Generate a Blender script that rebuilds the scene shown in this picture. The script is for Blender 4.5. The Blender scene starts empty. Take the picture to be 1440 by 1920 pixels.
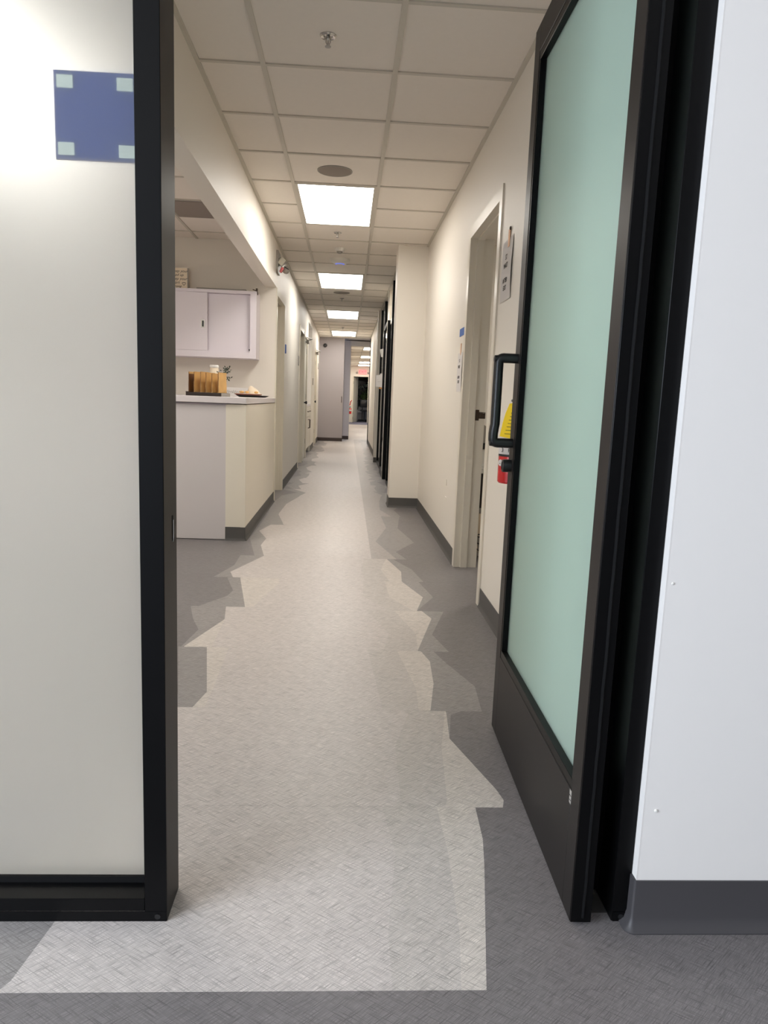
import bpy, bmesh, math, random
from mathutils import Vector, Matrix, Euler
random.seed(7)
S = bpy.context.scene
COL = S.collection
pi = math.pi

# ------------------------------------------------------------------ camera, sky, light, exposure
cam_d = bpy.data.cameras.new('camera'); cam = bpy.data.objects.new('camera', cam_d); COL.objects.link(cam)
R = ((0.9980219465629444, -0.04982313651496829, 0.03833861299684959),
     (0.03021955960870164, -0.15455539247359318, -0.9875218523528427),
     (0.05512687543991132, 0.9867270573594019, -0.15274404040448877))
m = Matrix(((R[0][0], -R[1][0], -R[2][0], 0), (R[0][1], -R[1][1], -R[2][1], 0), (R[0][2], -R[1][2], -R[2][2], 1.09455), (0, 0, 0, 1)))
cam.matrix_world = m
cam_d.sensor_fit = 'VERTICAL'; cam_d.sensor_height = 36.0; cam_d.lens = 36.0 * 1357.49 / 1920
cam_d.clip_start = 0.02; cam_d.clip_end = 200
S.camera = cam
W = bpy.data.worlds.new('sky'); S.world = W; W.use_nodes = True
W.node_tree.nodes['Background'].inputs[0].default_value = (0.55, 0.68, 1.0, 1)
W.node_tree.nodes['Background'].inputs[1].default_value = 1.0
S.view_settings.view_transform = 'Standard'; S.view_settings.look = 'None'
S.view_settings.gamma = 1.0; S.view_settings.use_curve_mapping = False
S.view_settings.exposure = 0.0
S.cycles.use_denoising = True
S.cycles.max_bounces = 14; S.cycles.diffuse_bounces = 7; S.cycles.transmission_bounces = 8
S.cycles.sample_clamp_indirect = 6.0
PANEL = 14.2          # luminance of the ceiling light panels
def area(name, loc, rot, sx, sy, power, color):
    l = bpy.data.lights.new(name, 'AREA'); l.shape = 'RECTANGLE'; l.size = sx; l.size_y = sy; l.energy = power; l.color = color
    o = bpy.data.objects.new(name, l); COL.objects.link(o); o.location = loc; o.rotation_euler = rot; return o
# daylight coming in through the wide window in the left wall of the front room
area('window_daylight', (-3.18, -1.15, 1.45), (0, -pi/2, 0), 1.7, 2.9, 280, (0.80, 0.89, 1.0))

HF = 1.0946; ZC = 2.5987
XL = -0.745; XR = 0.755

# ------------------------------------------------------------------ materials
def lin(c):
    return tuple(((x/255)/12.92 if x/255 <= 0.04045 else ((x/255+0.055)/1.055)**2.4) for x in c) + (1,)
def mat(name, rgb, rough=0.5, metal=0.0, spec=0.5, bump=0.0, bscale=200.0, var=0.0, vscale=4.0, coat=0.0, emit=None):
    M = bpy.data.materials.new(name); M.use_nodes = True; nt = M.node_tree; N = nt.nodes; L = nt.links
    b = N['Principled BSDF']; c = lin(rgb)
    b.inputs['Base Color'].default_value = c; b.inputs['Roughness'].default_value = rough
    b.inputs['Metallic'].default_value = metal; b.inputs['Specular IOR Level'].default_value = spec
    b.inputs['Coat Weight'].default_value = coat
    tc = N.new('ShaderNodeTexCoord')
    if var:
        nz = N.new('ShaderNodeTexNoise'); nz.inputs['Scale'].default_value = vscale; nz.inputs['Detail'].default_value = 4
        L.new(tc.outputs['Object'], nz.inputs['Vector'])
        mx = N.new('ShaderNodeMix'); mx.data_type = 'RGBA'
        mx.inputs[6].default_value = tuple(x*(1-var) for x in c[:3]) + (1,)
        mx.inputs[7].default_value = tuple(min(1, x*(1+var)) for x in c[:3]) + (1,)
        L.new(nz.outputs[0], mx.inputs[0]); L.new(mx.outputs[2], b.inputs['Base Color'])
    if bump:
        n2 = N.new('ShaderNodeTexNoise'); n2.inputs['Scale'].default_value = bscale; n2.inputs['Detail'].default_value = 3
        L.new(tc.outputs['Object'], n2.inputs['Vector'])
        bp = N.new('ShaderNodeBump'); bp.inputs['Strength'].default_value = bump; bp.inputs['Distance'].default_value = 0.002
        L.new(n2.outputs[0], bp.inputs['Height']); L.new(bp.outputs[0], b.inputs['Normal'])
    if emit:
        b.inputs['Emission Color'].default_value = lin(emit[0]); b.inputs['Emission Strength'].default_value = emit[1]
    return M
M = {}
M['wall'] = mat('wall_paint', (228, 222, 212), 0.5, spec=0.35, bump=0.06, bscale=160)
M['wall_room'] = mat('front_room_paint', (232, 228, 224), 0.42, spec=0.4, bump=0.04, bscale=160)
M['wall_dim'] = mat('darkened_unseen_wall', (96, 94, 96), 0.6)  # unseen back wall, darkened to weaken reflections in the black frames
M['wall_grey'] = mat('lilac_grey_laminate', (206, 200, 200), 0.45)
M['wall_end'] = mat('lilac_grey_end_wall', (162, 155, 156), 0.5)
M['tile'] = mat('ceiling_tile_board', (230, 223, 214), 0.9, spec=0.1, bump=0.15, bscale=420, var=0.02, vscale=30)
M['tbar'] = mat('grid_metal_white', (198, 192, 180), 0.5)
M['panel'] = mat('light_diffuser', (255, 255, 255), 0.5, emit=((255, 250, 242), PANEL))
M['base'] = mat('rubber_cove_base', (84, 82, 80), 0.55, spec=0.35)
M['base_dark'] = mat('rubber_cove_base_dark', (66, 64, 66), 0.5, spec=0.4)
M['base_brown'] = mat('dark_brown_base', (62, 50, 46), 0.5)
M['trim'] = mat('door_frame_paint', (222, 215, 200), 0.32, spec=0.5)
M['door'] = mat('door_leaf_paint', (206, 202, 190), 0.4)
M['black'] = mat('black_anodized', (8, 8, 9), 0.38, spec=0.16)
M['bronze'] = mat('dark_bronze_anodized', (30, 27, 26), 0.42, spec=0.17)
M['rubber'] = mat('black_gasket', (12, 12, 13), 0.7, spec=0.2)
M['matte_black'] = mat('matte_black_metal', (24, 24, 25), 0.33, spec=0.5)
M['cabinet'] = mat('white_lilac_laminate', (226, 219, 226), 0.4)
M['counter'] = mat('counter_laminate', (216, 209, 210), 0.3)
M['counter_side'] = mat('beige_laminate', (228, 221, 206), 0.4)
M['chrome'] = mat('chrome', (200, 198, 195), 0.18, metal=1.0)
M['steel'] = mat('brushed_steel', (170, 168, 166), 0.4, metal=0.9)
M['bronze_hw'] = mat('oil_rubbed_bronze', (70, 58, 48), 0.4, metal=0.6)
M['grille'] = mat('speaker_grille_grey', (140, 130, 122), 0.7, bump=0.4, bscale=900)
M['white_plastic'] = mat('white_plastic', (222, 220, 214), 0.4)
M['grey_plastic'] = mat('grey_plastic', (150, 145, 138), 0.45)
M['dark_plastic'] = mat('dark_plastic', (30, 30, 32), 0.4)
M['paper'] = mat('white_paper', (216, 212, 210), 0.8, spec=0.1)
M['ink'] = mat('printed_ink', (60, 58, 58), 0.8, spec=0.1)
M['orange'] = mat('masking_tape_orange', (238, 190, 150), 0.7)
M['orange2'] = mat('orange_tab', (214, 150, 84), 0.7)
M['blue_tape'] = mat('blue_painters_tape', (66, 104, 178), 0.7)
M['blue_board'] = mat('blue_board', (38, 60, 132), 0.55, var=0.05, vscale=6)
M['tape_pale'] = mat('pale_mounting_tape', (214, 220, 208), 0.7)
M['red'] = mat('red_enamel', (196, 16, 24), 0.25, coat=0.3)
M['yellow'] = mat('yellow_tag', (250, 214, 14), 0.6)
M['kraft'] = mat('kraft_pouch', (202, 160, 100), 0.42, bump=0.5, bscale=26, var=0.22, vscale=16)
M['kraft_dark'] = mat('kraft_pouch_dark', (96, 60, 28), 0.5)
M['wood_dark'] = mat('black_stained_wood', (42, 32, 28), 0.5)
M['tray_red'] = mat('red_brown_plate', (140, 62, 50), 0.35)
M['cream'] = mat('cream_glaze', (236, 220, 196), 0.4)
M['gold_bit'] = mat('wrapped_sweets', (226, 178, 110), 0.35)
M['leaf_dark'] = mat('dark_leaf', (46, 58, 40), 0.6)
M['leaf'] = mat('leaf_green', (104, 128, 72), 0.55, var=0.35, vscale=9)
M['leaf_pale'] = mat('leaf_pale', (160, 172, 150), 0.55, var=0.25, vscale=9)
M['stem'] = mat('stem_brown', (80, 66, 44), 0.7)
M['led_blue'] = mat('blue_led_ring', (90, 110, 255), 0.4, emit=((80, 110, 255), 1.1))
M['exit_red'] = mat('exit_sign_face', (250, 150, 150), 0.4, emit=((255, 120, 124), 0.75))
M['exit_letter'] = mat('exit_letters', (240, 30, 40), 0.4, emit=((255, 40, 50), 0.85))
M['pink_lens'] = mat('pink_red_lens', (214, 100, 106), 0.15, coat=0.5)
M['clear_lens'] = mat('clear_lens', (190, 186, 172), 0.1, coat=1.0)
M['dark_glass'] = mat('dark_office_glass', (14, 15, 15), 0.08, spec=0.5)
M['screen'] = mat('dark_screen', (22, 22, 24), 0.15)
M['carpet_blue'] = mat('blue_grey_carpet', (112, 112, 128), 0.9, spec=0.1)
M['fl_base'] = mat('floor_screed', (90, 88, 88), 0.8)

def floor_mat(name, rgb):
    X = bpy.data.materials.new(name); X.use_nodes = True; nt = X.node_tree; N = nt.nodes; L = nt.links
    b = N['Principled BSDF']; b.inputs['Roughness'].default_value = 0.36; b.inputs['Specular IOR Level'].default_value = 0.27
    tc = N.new('ShaderNodeTexCoord')
    vals = []
    for ang, sc in ((40, (19, 450, 1)), (-34, (17, 420, 1)), (44, (42, 800, 1))):
        mp = N.new('ShaderNodeMapping'); mp.vector_type = 'TEXTURE'
        mp.inputs['Rotation'].default_value = (0, 0, math.radians(ang))
        mp.inputs['Scale'].default_value = tuple(1/s for s in sc)
        L.new(tc.outputs['Object'], mp.inputs['Vector'])
        nz = N.new('ShaderNodeTexNoise'); nz.inputs['Scale'].default_value = 1.0; nz.inputs['Detail'].default_value = 1.0
        nz.inputs['Roughness'].default_value = 0.55
        L.new(mp.outputs[0], nz.inputs['Vector']); vals.append(nz.outputs[0])
    def mth(op, a, bb):
        n = N.new('ShaderNodeMath'); n.operation = op
        for i, v in enumerate((a, bb)):
            if isinstance(v, (int, float)): n.inputs[i].default_value = v
            else: L.new(v, n.inputs[i])
        return n.outputs[0]
    mn = mth('MINIMUM', vals[0], vals[1]); av = mth('ADD', mn, mth('MULTIPLY', vals[2], 0.5))
    mr = N.new('ShaderNodeMapRange'); mr.inputs['From Min'].default_value = 0.42; mr.inputs['From Max'].default_value = 0.92
    mr.inputs['To Min'].default_value = 0.54; mr.inputs['To Max'].default_value = 1.42
    L.new(av, mr.inputs['Value'])
    big = N.new('ShaderNodeTexNoise'); big.inputs['Scale'].default_value = 1.6; big.inputs['Detail'].default_value = 3
    L.new(tc.outputs['Object'], big.inputs['Vector'])
    k = mth('MULTIPLY', mr.outputs[0], mth('ADD', mth('MULTIPLY', big.outputs[0], 0.16), 0.92))
    mx = N.new('ShaderNodeVectorMath'); mx.operation = 'SCALE'
    mx.inputs[0].default_value = lin(rgb)[:3]; L.new(k, mx.inputs['Scale'])
    L.new(mx.outputs[0], b.inputs['Base Color'])
    bp = N.new('ShaderNodeBump'); bp.inputs['Strength'].default_value = 0.25; bp.inputs['Distance'].default_value = 0.0008
    L.new(av, bp.inputs['Height']); L.new(bp.outputs[0], b.inputs['Normal'])
    rr = N.new('ShaderNodeMapRange'); rr.inputs['To Min'].default_value = 0.30; rr.inputs['To Max'].default_value = 0.46
    L.new(big.outputs[0], rr.inputs['Value']); L.new(rr.outputs[0], b.inputs['Roughness'])
    return X
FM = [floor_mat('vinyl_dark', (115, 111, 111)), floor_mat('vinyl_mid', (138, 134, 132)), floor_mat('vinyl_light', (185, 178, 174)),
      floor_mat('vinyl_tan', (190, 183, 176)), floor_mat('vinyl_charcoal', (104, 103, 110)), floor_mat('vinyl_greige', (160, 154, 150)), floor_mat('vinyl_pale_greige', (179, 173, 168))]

def frost(name, rgb, fwd=0.5, trans=0.3, ior=1.2, gloss=0.0):
    # etched glass: part forward scattering, part fully diffusing, part diffuse reflection
    X = bpy.data.materials.new(name); X.use_nodes = True; nt = X.node_tree; N = nt.nodes; L = nt.links
    for n in list(N): N.remove(n)
    out = N.new('ShaderNodeOutputMaterial'); c = lin(rgb)
    t = N.new('ShaderNodeBsdfTranslucent'); t.inputs[0].default_value = c
    d = N.new('ShaderNodeBsdfDiffuse'); d.inputs[0].default_value = c
    r = N.new('ShaderNodeBsdfRefraction'); r.inputs[0].default_value = c; r.inputs['Roughness'].default_value = 0.95; r.inputs['IOR'].default_value = ior
    m1 = N.new('ShaderNodeMixShader'); m1.inputs[0].default_value = trans/(1-fwd)
    L.new(d.outputs[0], m1.inputs[1]); L.new(t.outputs[0], m1.inputs[2])
    m2 = N.new('ShaderNodeMixShader'); m2.inputs[0].default_value = fwd
    L.new(m1.outputs[0], m2.inputs[1]); L.new(r.outputs[0], m2.inputs[2])
    if gloss:
        g = N.new('ShaderNodeBsdfGlossy'); g.inputs['Roughness'].default_value = gloss
        f = N.new('ShaderNodeFresnel'); f.inputs[0].default_value = 1.5
        m3 = N.new('ShaderNodeMixShader'); k = N.new('ShaderNodeMath'); k.operation = 'MULTIPLY'; k.inputs[1].default_value = 0.3; L.new(f.outputs[0], k.inputs[0]); L.new(k.outputs[0], m3.inputs[0]); L.new(m2.outputs[0], m3.inputs[1]); L.new(g.outputs[0], m3.inputs[2])
        L.new(m3.outputs[0], out.inputs[0])
    else: L.new(m2.outputs[0], out.inputs[0])
    return X
def clear_face(name):
    X = bpy.data.materials.new(name); X.use_nodes = True; nt = X.node_tree; N = nt.nodes; L = nt.links
    for n in list(N): N.remove(n)
    out = N.new('ShaderNodeOutputMaterial')
    t = N.new('ShaderNodeBsdfTransparent'); t.inputs[0].default_value = (0.97, 0.98, 0.975, 1)
    g = N.new('ShaderNodeBsdfGlossy'); g.inputs['Roughness'].default_value = 0.5
    f = N.new('ShaderNodeFresnel'); f.inputs[0].default_value = 1.2
    mx = N.new('ShaderNodeMixShader'); L.new(f.outputs[0], mx.inputs[0]); L.new(t.outputs[0], mx.inputs[1]); L.new(g.outputs[0], mx.inputs[2])
    L.new(mx.outputs[0], out.inputs[0]); return X
M['frost_white'] = frost('frosted_film_white', (246, 247, 246), 0.30, 0.58, 1.15)
M['frost_green'] = frost('frosted_film_green', (222, 242, 231), 0.56, 0.22, 1.25, gloss=0.5)
M['clear'] = clear_face('clear_glass_face')

# ------------------------------------------------------------------ mesh helpers
class MB:
    def __init__(s): s.bm = bmesh.new()
    def _set(s, geom, mi, sm=False):
        for f in geom:
            f.material_index = mi; f.smooth = sm
    def box(s, x0, y0, z0, x1, y1, z1, mi=0, bev=0.0, seg=1):
        before = set(s.bm.faces)
        r = bmesh.ops.create_cube(s.bm, size=1.0)
        for v in r['verts']:
            v.co = Vector(((x0+x1)/2 + v.co.x*(x1-x0), (y0+y1)/2 + v.co.y*(y1-y0), (z0+z1)/2 + v.co.z*(z1-z0)))
        if bev:
            es = {e for v in r['verts'] for e in v.link_edges}
            bmesh.ops.bevel(s.bm, geom=list(es), offset=bev, segments=seg, affect='EDGES', profile=0.5)
        s._set([f for f in s.bm.faces if f not in before], mi); return s
    def prism(s, pts, axis, a0, a1, mi=0):
        """polygon pts extruded along axis from a0 to a1; pts are the other two coordinates in order"""
        def P(p, a):
            return {'x': (a, p[0], p[1]), 'y': (p[0], a, p[1]), 'z': (p[0], p[1], a)}[axis]
        A = [s.bm.verts.new(P(p, a0)) for p in pts]; B = [s.bm.verts.new(P(p, a1)) for p in pts]
        fs = [s.bm.faces.new(A), s.bm.faces.new(B[::-1])]
        n = len(pts)
        for i in range(n): fs.append(s.bm.faces.new((A[i], B[i], B[(i+1) % n], A[(i+1) % n])))
        s._set(fs, mi); bmesh.ops.recalc_face_normals(s.bm, faces=fs); return s
    def quad(s, pts, mi=0):
        f = s.bm.faces.new([s.bm.verts.new(p) for p in pts]); f.material_index = mi; return s
    def tube(s, path, rad, n=12, mi=0, cap=True):
        path = [Vector(p) for p in path]
        rads = rad if isinstance(rad, (list, tuple)) else [rad]*len(path)
        rings = []; prev = None
        for i, p in enumerate(path):
            t = (path[min(i+1, len(path)-1)] - path[max(i-1, 0)]).normalized()
            if prev is None:
                u = t.orthogonal().normalized()
            else:
                u = (prev - t*prev.dot(t)).normalized()
            prev = u; w = t.cross(u)
            rings.append([s.bm.verts.new(p + (u*math.cos(2*pi*k/n) + w*math.sin(2*pi*k/n))*rads[i]) for k in range(n)])
        fs = []
        for a, b in zip(rings, rings[1:]):
            for k in range(n): fs.append(s.bm.faces.new((a[k], a[(k+1) % n], b[(k+1) % n], b[k])))
        s._set(fs, mi, True)
        if cap: s._set([s.bm.faces.new(rings[0][::-1]), s.bm.faces.new(rings[-1])], mi)
        return s
    def lathe(s, prof, c=(0, 0, 0), axis='z', n=24, mi=0):
        """profile of (radius, height) turned round an axis through c"""
        def P(r, h, a):
            x, y = r*math.cos(a), r*math.sin(a)
            o = {'z': (x, y, h), 'x': (h, x, y), 'y': (x, h, y)}[axis]
            return Vector(o) + Vector(c)
        rings = []
        for r, h in prof:
            rings.append([s.bm.verts.new(P(max(r, 1e-4), h, 2*pi*k/n)) for k in range(n)])
        fs = []
        for a, b in zip(rings, rings[1:]):
            for k in range(n): fs.append(s.bm.faces.new((a[k], a[(k+1) % n], b[(k+1) % n], b[k])))
        fs += [s.bm.faces.new(rings[0][::-1]), s.bm.faces.new(rings[-1])]
        s._set(fs, mi, True); bmesh.ops.recalc_face_normals(s.bm, faces=fs); return s
    def build(s, name, mats, parent=None, local=False, **props):
        me = bpy.data.meshes.new(name); 
        off = Vector((0, 0, 0))
        if parent is not None and not local:
            p = parent
            while p is not None: off += p.location; p = p.parent
        s.bm.transform(Matrix.Translation(-off)); s.bm.to_mesh(me); s.bm.free()
        if not isinstance(mats, (list, tuple)): mats = [mats]
        for q in mats: me.materials.append(M[q] if isinstance(q, str) else q)
        o = bpy.data.objects.new(name, me); COL.objects.link(o)
        if parent is not None: o.parent = parent
        try: me.set_sharp_from_angle(angle=math.radians(40))
        except Exception: pass
        for k, v in props.items(): o[k] = v
        return o
def B(*a, **k): return MB().box(*a, **k)
def tag(o, label=None, cat=None, group=None, kind=None):
    if label: o['label'] = label
    if cat: o['category'] = cat
    if group: o['group'] = group
    if kind: o['kind'] = kind
    return o
def thing(name, loc, label, cat, group=None, rz=0.0):
    o = bpy.data.objects.new(name, None); COL.objects.link(o); o.location = loc; o.rotation_euler = (0, 0, rz)
    o.empty_display_size = 0.05
    return tag(o, label, cat, group)
def struct(o, label):
    return tag(o, label, None, None, 'structure')
def srt(name, loc, label):
    o = bpy.data.objects.new(name, None); COL.objects.link(o); o.location = loc; o.empty_display_size = 0.05
    return struct(o, label)
def dup(root, loc, label, group=None):
    r = root.copy(); COL.objects.link(r); r.location = loc; r['label'] = label
    if group: r['group'] = group
    for ch in list(root.children):
        c = ch.copy(); COL.objects.link(c); c.parent = r
        for g in list(ch.children):
            d = g.copy(); COL.objects.link(d); d.parent = c
    return r
def text(body, size, loc, rot, m_, parent, name='lettering', align='CENTER', shear=0.0, ext=0.0004, spacing=1.0, line=1.0):
    cu = bpy.data.curves.new(name, 'FONT'); cu.body = body; cu.size = size; cu.align_x = align; cu.align_y = 'CENTER'
    cu.extrude = ext; cu.shear = shear; cu.space_line = line; cu.space_character = spacing; cu.resolution_u = 3
    cu.materials.append(M[m_]); o = bpy.data.objects.new(name, cu); COL.objects.link(o)
    off = Vector((0, 0, 0))
    if parent is not None:
        p = parent
        while p is not None: off += p.location; p = p.parent
        o.parent = parent
    bpy.context.view_layer.update()
    me = bpy.data.meshes.new_from_object(o.evaluated_get(bpy.context.evaluated_depsgraph_get()))
    bpy.data.objects.remove(o); o = bpy.data.objects.new(name, me); COL.objects.link(o)
    if parent is not None: o.parent = parent
    o.location = Vector(loc) - off; o.rotation_euler = rot
    return o

# ------------------------------------------------------------------ floor
floor = B(-3.4, -3.2, -0.12, 3.6, 38.5, -0.003).build('floor', 'fl_base'); struct(floor, 'grey woven vinyl floor running the length of the corridor')
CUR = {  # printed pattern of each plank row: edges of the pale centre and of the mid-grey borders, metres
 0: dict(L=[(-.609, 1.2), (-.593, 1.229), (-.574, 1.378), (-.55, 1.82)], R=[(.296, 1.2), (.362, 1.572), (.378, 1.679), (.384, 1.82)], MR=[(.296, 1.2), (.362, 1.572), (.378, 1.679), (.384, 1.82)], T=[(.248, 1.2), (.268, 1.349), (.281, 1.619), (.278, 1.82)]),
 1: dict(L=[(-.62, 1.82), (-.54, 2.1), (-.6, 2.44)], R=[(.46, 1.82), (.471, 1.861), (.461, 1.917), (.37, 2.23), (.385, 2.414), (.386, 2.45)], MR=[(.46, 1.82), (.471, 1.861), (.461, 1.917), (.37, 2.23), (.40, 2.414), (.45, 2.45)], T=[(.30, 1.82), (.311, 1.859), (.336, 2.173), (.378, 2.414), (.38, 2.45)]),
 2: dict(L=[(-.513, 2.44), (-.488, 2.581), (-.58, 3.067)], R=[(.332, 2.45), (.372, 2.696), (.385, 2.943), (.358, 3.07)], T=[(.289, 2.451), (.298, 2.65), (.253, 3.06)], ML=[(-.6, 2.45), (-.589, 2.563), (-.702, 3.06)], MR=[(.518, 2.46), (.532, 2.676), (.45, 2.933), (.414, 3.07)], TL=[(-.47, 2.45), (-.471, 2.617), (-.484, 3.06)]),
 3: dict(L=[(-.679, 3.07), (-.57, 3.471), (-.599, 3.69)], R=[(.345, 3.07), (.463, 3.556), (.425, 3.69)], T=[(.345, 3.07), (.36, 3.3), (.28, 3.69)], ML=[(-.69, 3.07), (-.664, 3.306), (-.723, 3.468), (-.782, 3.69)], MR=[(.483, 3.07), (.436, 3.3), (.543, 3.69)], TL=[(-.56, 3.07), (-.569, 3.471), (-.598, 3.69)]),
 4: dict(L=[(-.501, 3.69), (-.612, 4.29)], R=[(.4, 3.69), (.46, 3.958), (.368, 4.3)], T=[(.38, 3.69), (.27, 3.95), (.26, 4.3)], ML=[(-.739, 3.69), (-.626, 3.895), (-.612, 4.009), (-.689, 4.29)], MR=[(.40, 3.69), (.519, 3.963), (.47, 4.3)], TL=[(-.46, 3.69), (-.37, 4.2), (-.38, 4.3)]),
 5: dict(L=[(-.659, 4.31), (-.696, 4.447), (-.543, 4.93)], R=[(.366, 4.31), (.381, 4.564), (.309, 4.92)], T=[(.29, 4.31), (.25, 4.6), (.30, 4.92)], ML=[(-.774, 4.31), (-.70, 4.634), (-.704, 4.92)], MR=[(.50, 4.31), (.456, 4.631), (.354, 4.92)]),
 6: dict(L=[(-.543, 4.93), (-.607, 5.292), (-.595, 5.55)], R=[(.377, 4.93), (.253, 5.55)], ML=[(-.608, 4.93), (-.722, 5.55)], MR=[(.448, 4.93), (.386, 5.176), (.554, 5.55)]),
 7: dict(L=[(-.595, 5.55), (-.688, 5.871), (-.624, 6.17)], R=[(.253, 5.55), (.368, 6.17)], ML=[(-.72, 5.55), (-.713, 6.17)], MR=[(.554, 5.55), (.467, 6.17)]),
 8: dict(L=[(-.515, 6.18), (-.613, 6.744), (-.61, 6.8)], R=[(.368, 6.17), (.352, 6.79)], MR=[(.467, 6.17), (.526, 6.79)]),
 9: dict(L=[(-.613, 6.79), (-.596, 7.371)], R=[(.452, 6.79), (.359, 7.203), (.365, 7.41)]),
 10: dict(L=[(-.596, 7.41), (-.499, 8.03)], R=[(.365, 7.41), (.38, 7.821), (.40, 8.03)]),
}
def ev(pl, y):
    if y <= pl[0][1]: return pl[0][0]
    for (x0, y0), (x1, y1) in zip(pl, pl[1:]):
        if y <= y1: return x0 + (x1-x0)*(y-y0)/max(1e-6, y1-y0)
    return pl[-1][0]
def plank(i, ya, yb, xa=-3.2, xb=3.4):
    d = CUR.get(i)
    if d is None:
        rnd = random.Random(i*13+5)
        ym = ya + (yb-ya)*rnd.uniform(.35, .7)
        j = lambda c, a: [(c+rnd.uniform(-a, a), ya), (c+rnd.uniform(-a, a), ym), (c+rnd.uniform(-a, a), yb)]
        d = dict(L=j(-.53, .09), R=j(.37, .07))
    d = dict(d)
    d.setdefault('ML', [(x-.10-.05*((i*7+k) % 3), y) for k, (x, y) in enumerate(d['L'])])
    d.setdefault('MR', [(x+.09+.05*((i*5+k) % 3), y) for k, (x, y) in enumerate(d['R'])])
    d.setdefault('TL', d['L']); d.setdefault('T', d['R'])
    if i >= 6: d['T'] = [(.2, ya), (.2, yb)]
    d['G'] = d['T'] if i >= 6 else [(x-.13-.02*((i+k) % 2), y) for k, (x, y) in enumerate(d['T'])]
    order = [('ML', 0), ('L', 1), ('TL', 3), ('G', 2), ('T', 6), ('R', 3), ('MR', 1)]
    ys = sorted({ya, yb} | {y for k in d for _, y in d[k] if ya < y < yb})
    bm = MB(); rows = []
    for y in ys:
        xs = [xa]; 
        for k, _ in order: xs.append(max(xs[-1], ev(d[k], y)))
        xs.append(xb)
        rows.append([bm.bm.verts.new((x, y, 0)) for x in xs])
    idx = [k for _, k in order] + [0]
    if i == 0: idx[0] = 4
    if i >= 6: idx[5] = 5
    for a, b in zip(rows, rows[1:]):
        for k in range(len(a)-1):
            f = bm.bm.faces.new((a[k], a[k+1], b[k+1], b[k])); f.material_index = idx[k]
    return bm.build('floor_plank', FM, floor)
Y0, PS = 1.2015, 0.6215
for i in range(-7, 0):
    bm = MB(); bm.quad([(-3.2, Y0+i*PS, 0), (3.4, Y0+i*PS, 0), (3.4, Y0+(i+1)*PS-.0004, 0), (-3.2, Y0+(i+1)*PS-.0004, 0)])
    bm.build('floor_plank', [FM[0]], floor)
for i in range(0, 30): plank(i, Y0+i*PS, Y0+(i+1)*PS-.0004)
B(-3.2, Y0+30*PS, -0.002, 3.4, 31.5, 0.0).build('floor_plank', [FM[2]], floor)
B(-3.2, 31.5, -0.002, 3.4, 38.0, 0.0).build('floor_plank', 'carpet_blue', floor, label='blue-grey carpet strip at far end of the corridor')

# ------------------------------------------------------------------ ceiling grid
ceiling = B(-3.4, -3.2, ZC+0.05, 3.6, 38.5, ZC+0.12).build('ceiling', 'tile'); struct(ceiling, 'suspended ceiling of white lay-in tiles')
bars = [3.6363 + .6096*i*(1+.0016*i) for i in range(-4, 25)]       # cross tee lines, index -4 first
bars = [1.49 if b < 1.49 else b for b in bars]
GX = (-0.4337, 0.1759)
tile_cache = {}
def tile(x0, x1, y0, y1):
    g = .009
    key = (round(x1-x0, 3), round(y1-y0, 3))
    w, l = (x1-x0)/2-g, (y1-y0)/2-g
    if key not in tile_cache:
        bm = MB().box(-w, -l, 0.0, w, l, .018); o = bm.build('ceiling_tile', 'tile', ceiling); tile_cache[key] = o.data
    else:
        o = bpy.data.objects.new('ceiling_tile', tile_cache[key]); COL.objects.link(o); o.parent = ceiling
    o.location = ((x0+x1)/2, (y0+y1)/2, ZC+.005+random.uniform(0, .0015)); return o
LIGHT_ROWS = {7, 8, 13, 14, 19, 20, 25, 26}                      # rows of the middle column taken by light panels (list index)
LIGHTS = []
for k, (a, b) in enumerate(zip(bars, bars[1:])):
    if b - a < .05: continue
    for (x0, x1) in ((XL, GX[0]), (GX[0], GX[1]), (GX[1], XR)):
        if x0 == GX[0] and k in LIGHT_ROWS: continue
        tile(x0, x1, a, b)
    if b < 19:
        for (x0, x1) in ((XL+.02, GX[0]-.012), (GX[0]+.012, GX[1]-.012), (GX[1]+.012, XR-.02)):
            if x0 == GX[0]+.012 and k in LIGHT_ROWS and k+1 in LIGHT_ROWS: continue
            B(x0, b-.011, ZC-.001, x1, b+.011, ZC+.012).build('cross_tee', 'tbar', ceiling)
for x in GX:
    B(x-.012, 1.5, ZC-.002, x+.012, 18.7, ZC+.012).build('t_bar', 'tbar', ceiling)
B(XL, 1.5, ZC-.0015, XL+.022, 18.7, ZC+.012).build('wall_angle', 'tbar', ceiling)
B(XR-.022, 1.5, ZC-.0015, XR, 7.4, ZC+.012).build('wall_angle', 'tbar', ceiling)
B(.518, 7.4, ZC-.0015, .54, 18.7, ZC+.012).build('wall_angle', 'tbar', ceiling)
# alcove ceiling tiles
AX = (-.865, -1.53, -2.14, -2.75, -3.2); AY = (1.6, 2.45, 3.06, 3.67, 4.28, 4.89, 5.504, 6.115, 6.69, 7.26, 7.57)
for a, b in zip(AX, AX[1:]):
    for c, d in zip(AY, AY[1:]):
        if a == -1.53 and c in (2.45, 3.06, 3.67, 4.28): continue
        if a == -.865 and c == 6.115: continue
        tile(b, a, c, d)
for x in AX[1:4]: B(x-.012, 1.6, ZC-.002, x+.012, 7.57, ZC+.012).build('t_bar', 'tbar', ceiling)
for y in AY[1:-1]: B(-3.2, y-.009, ZC-.001, -.865, y+.009, ZC+.012).build('cross_tee', 'tbar', ceiling)
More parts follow.
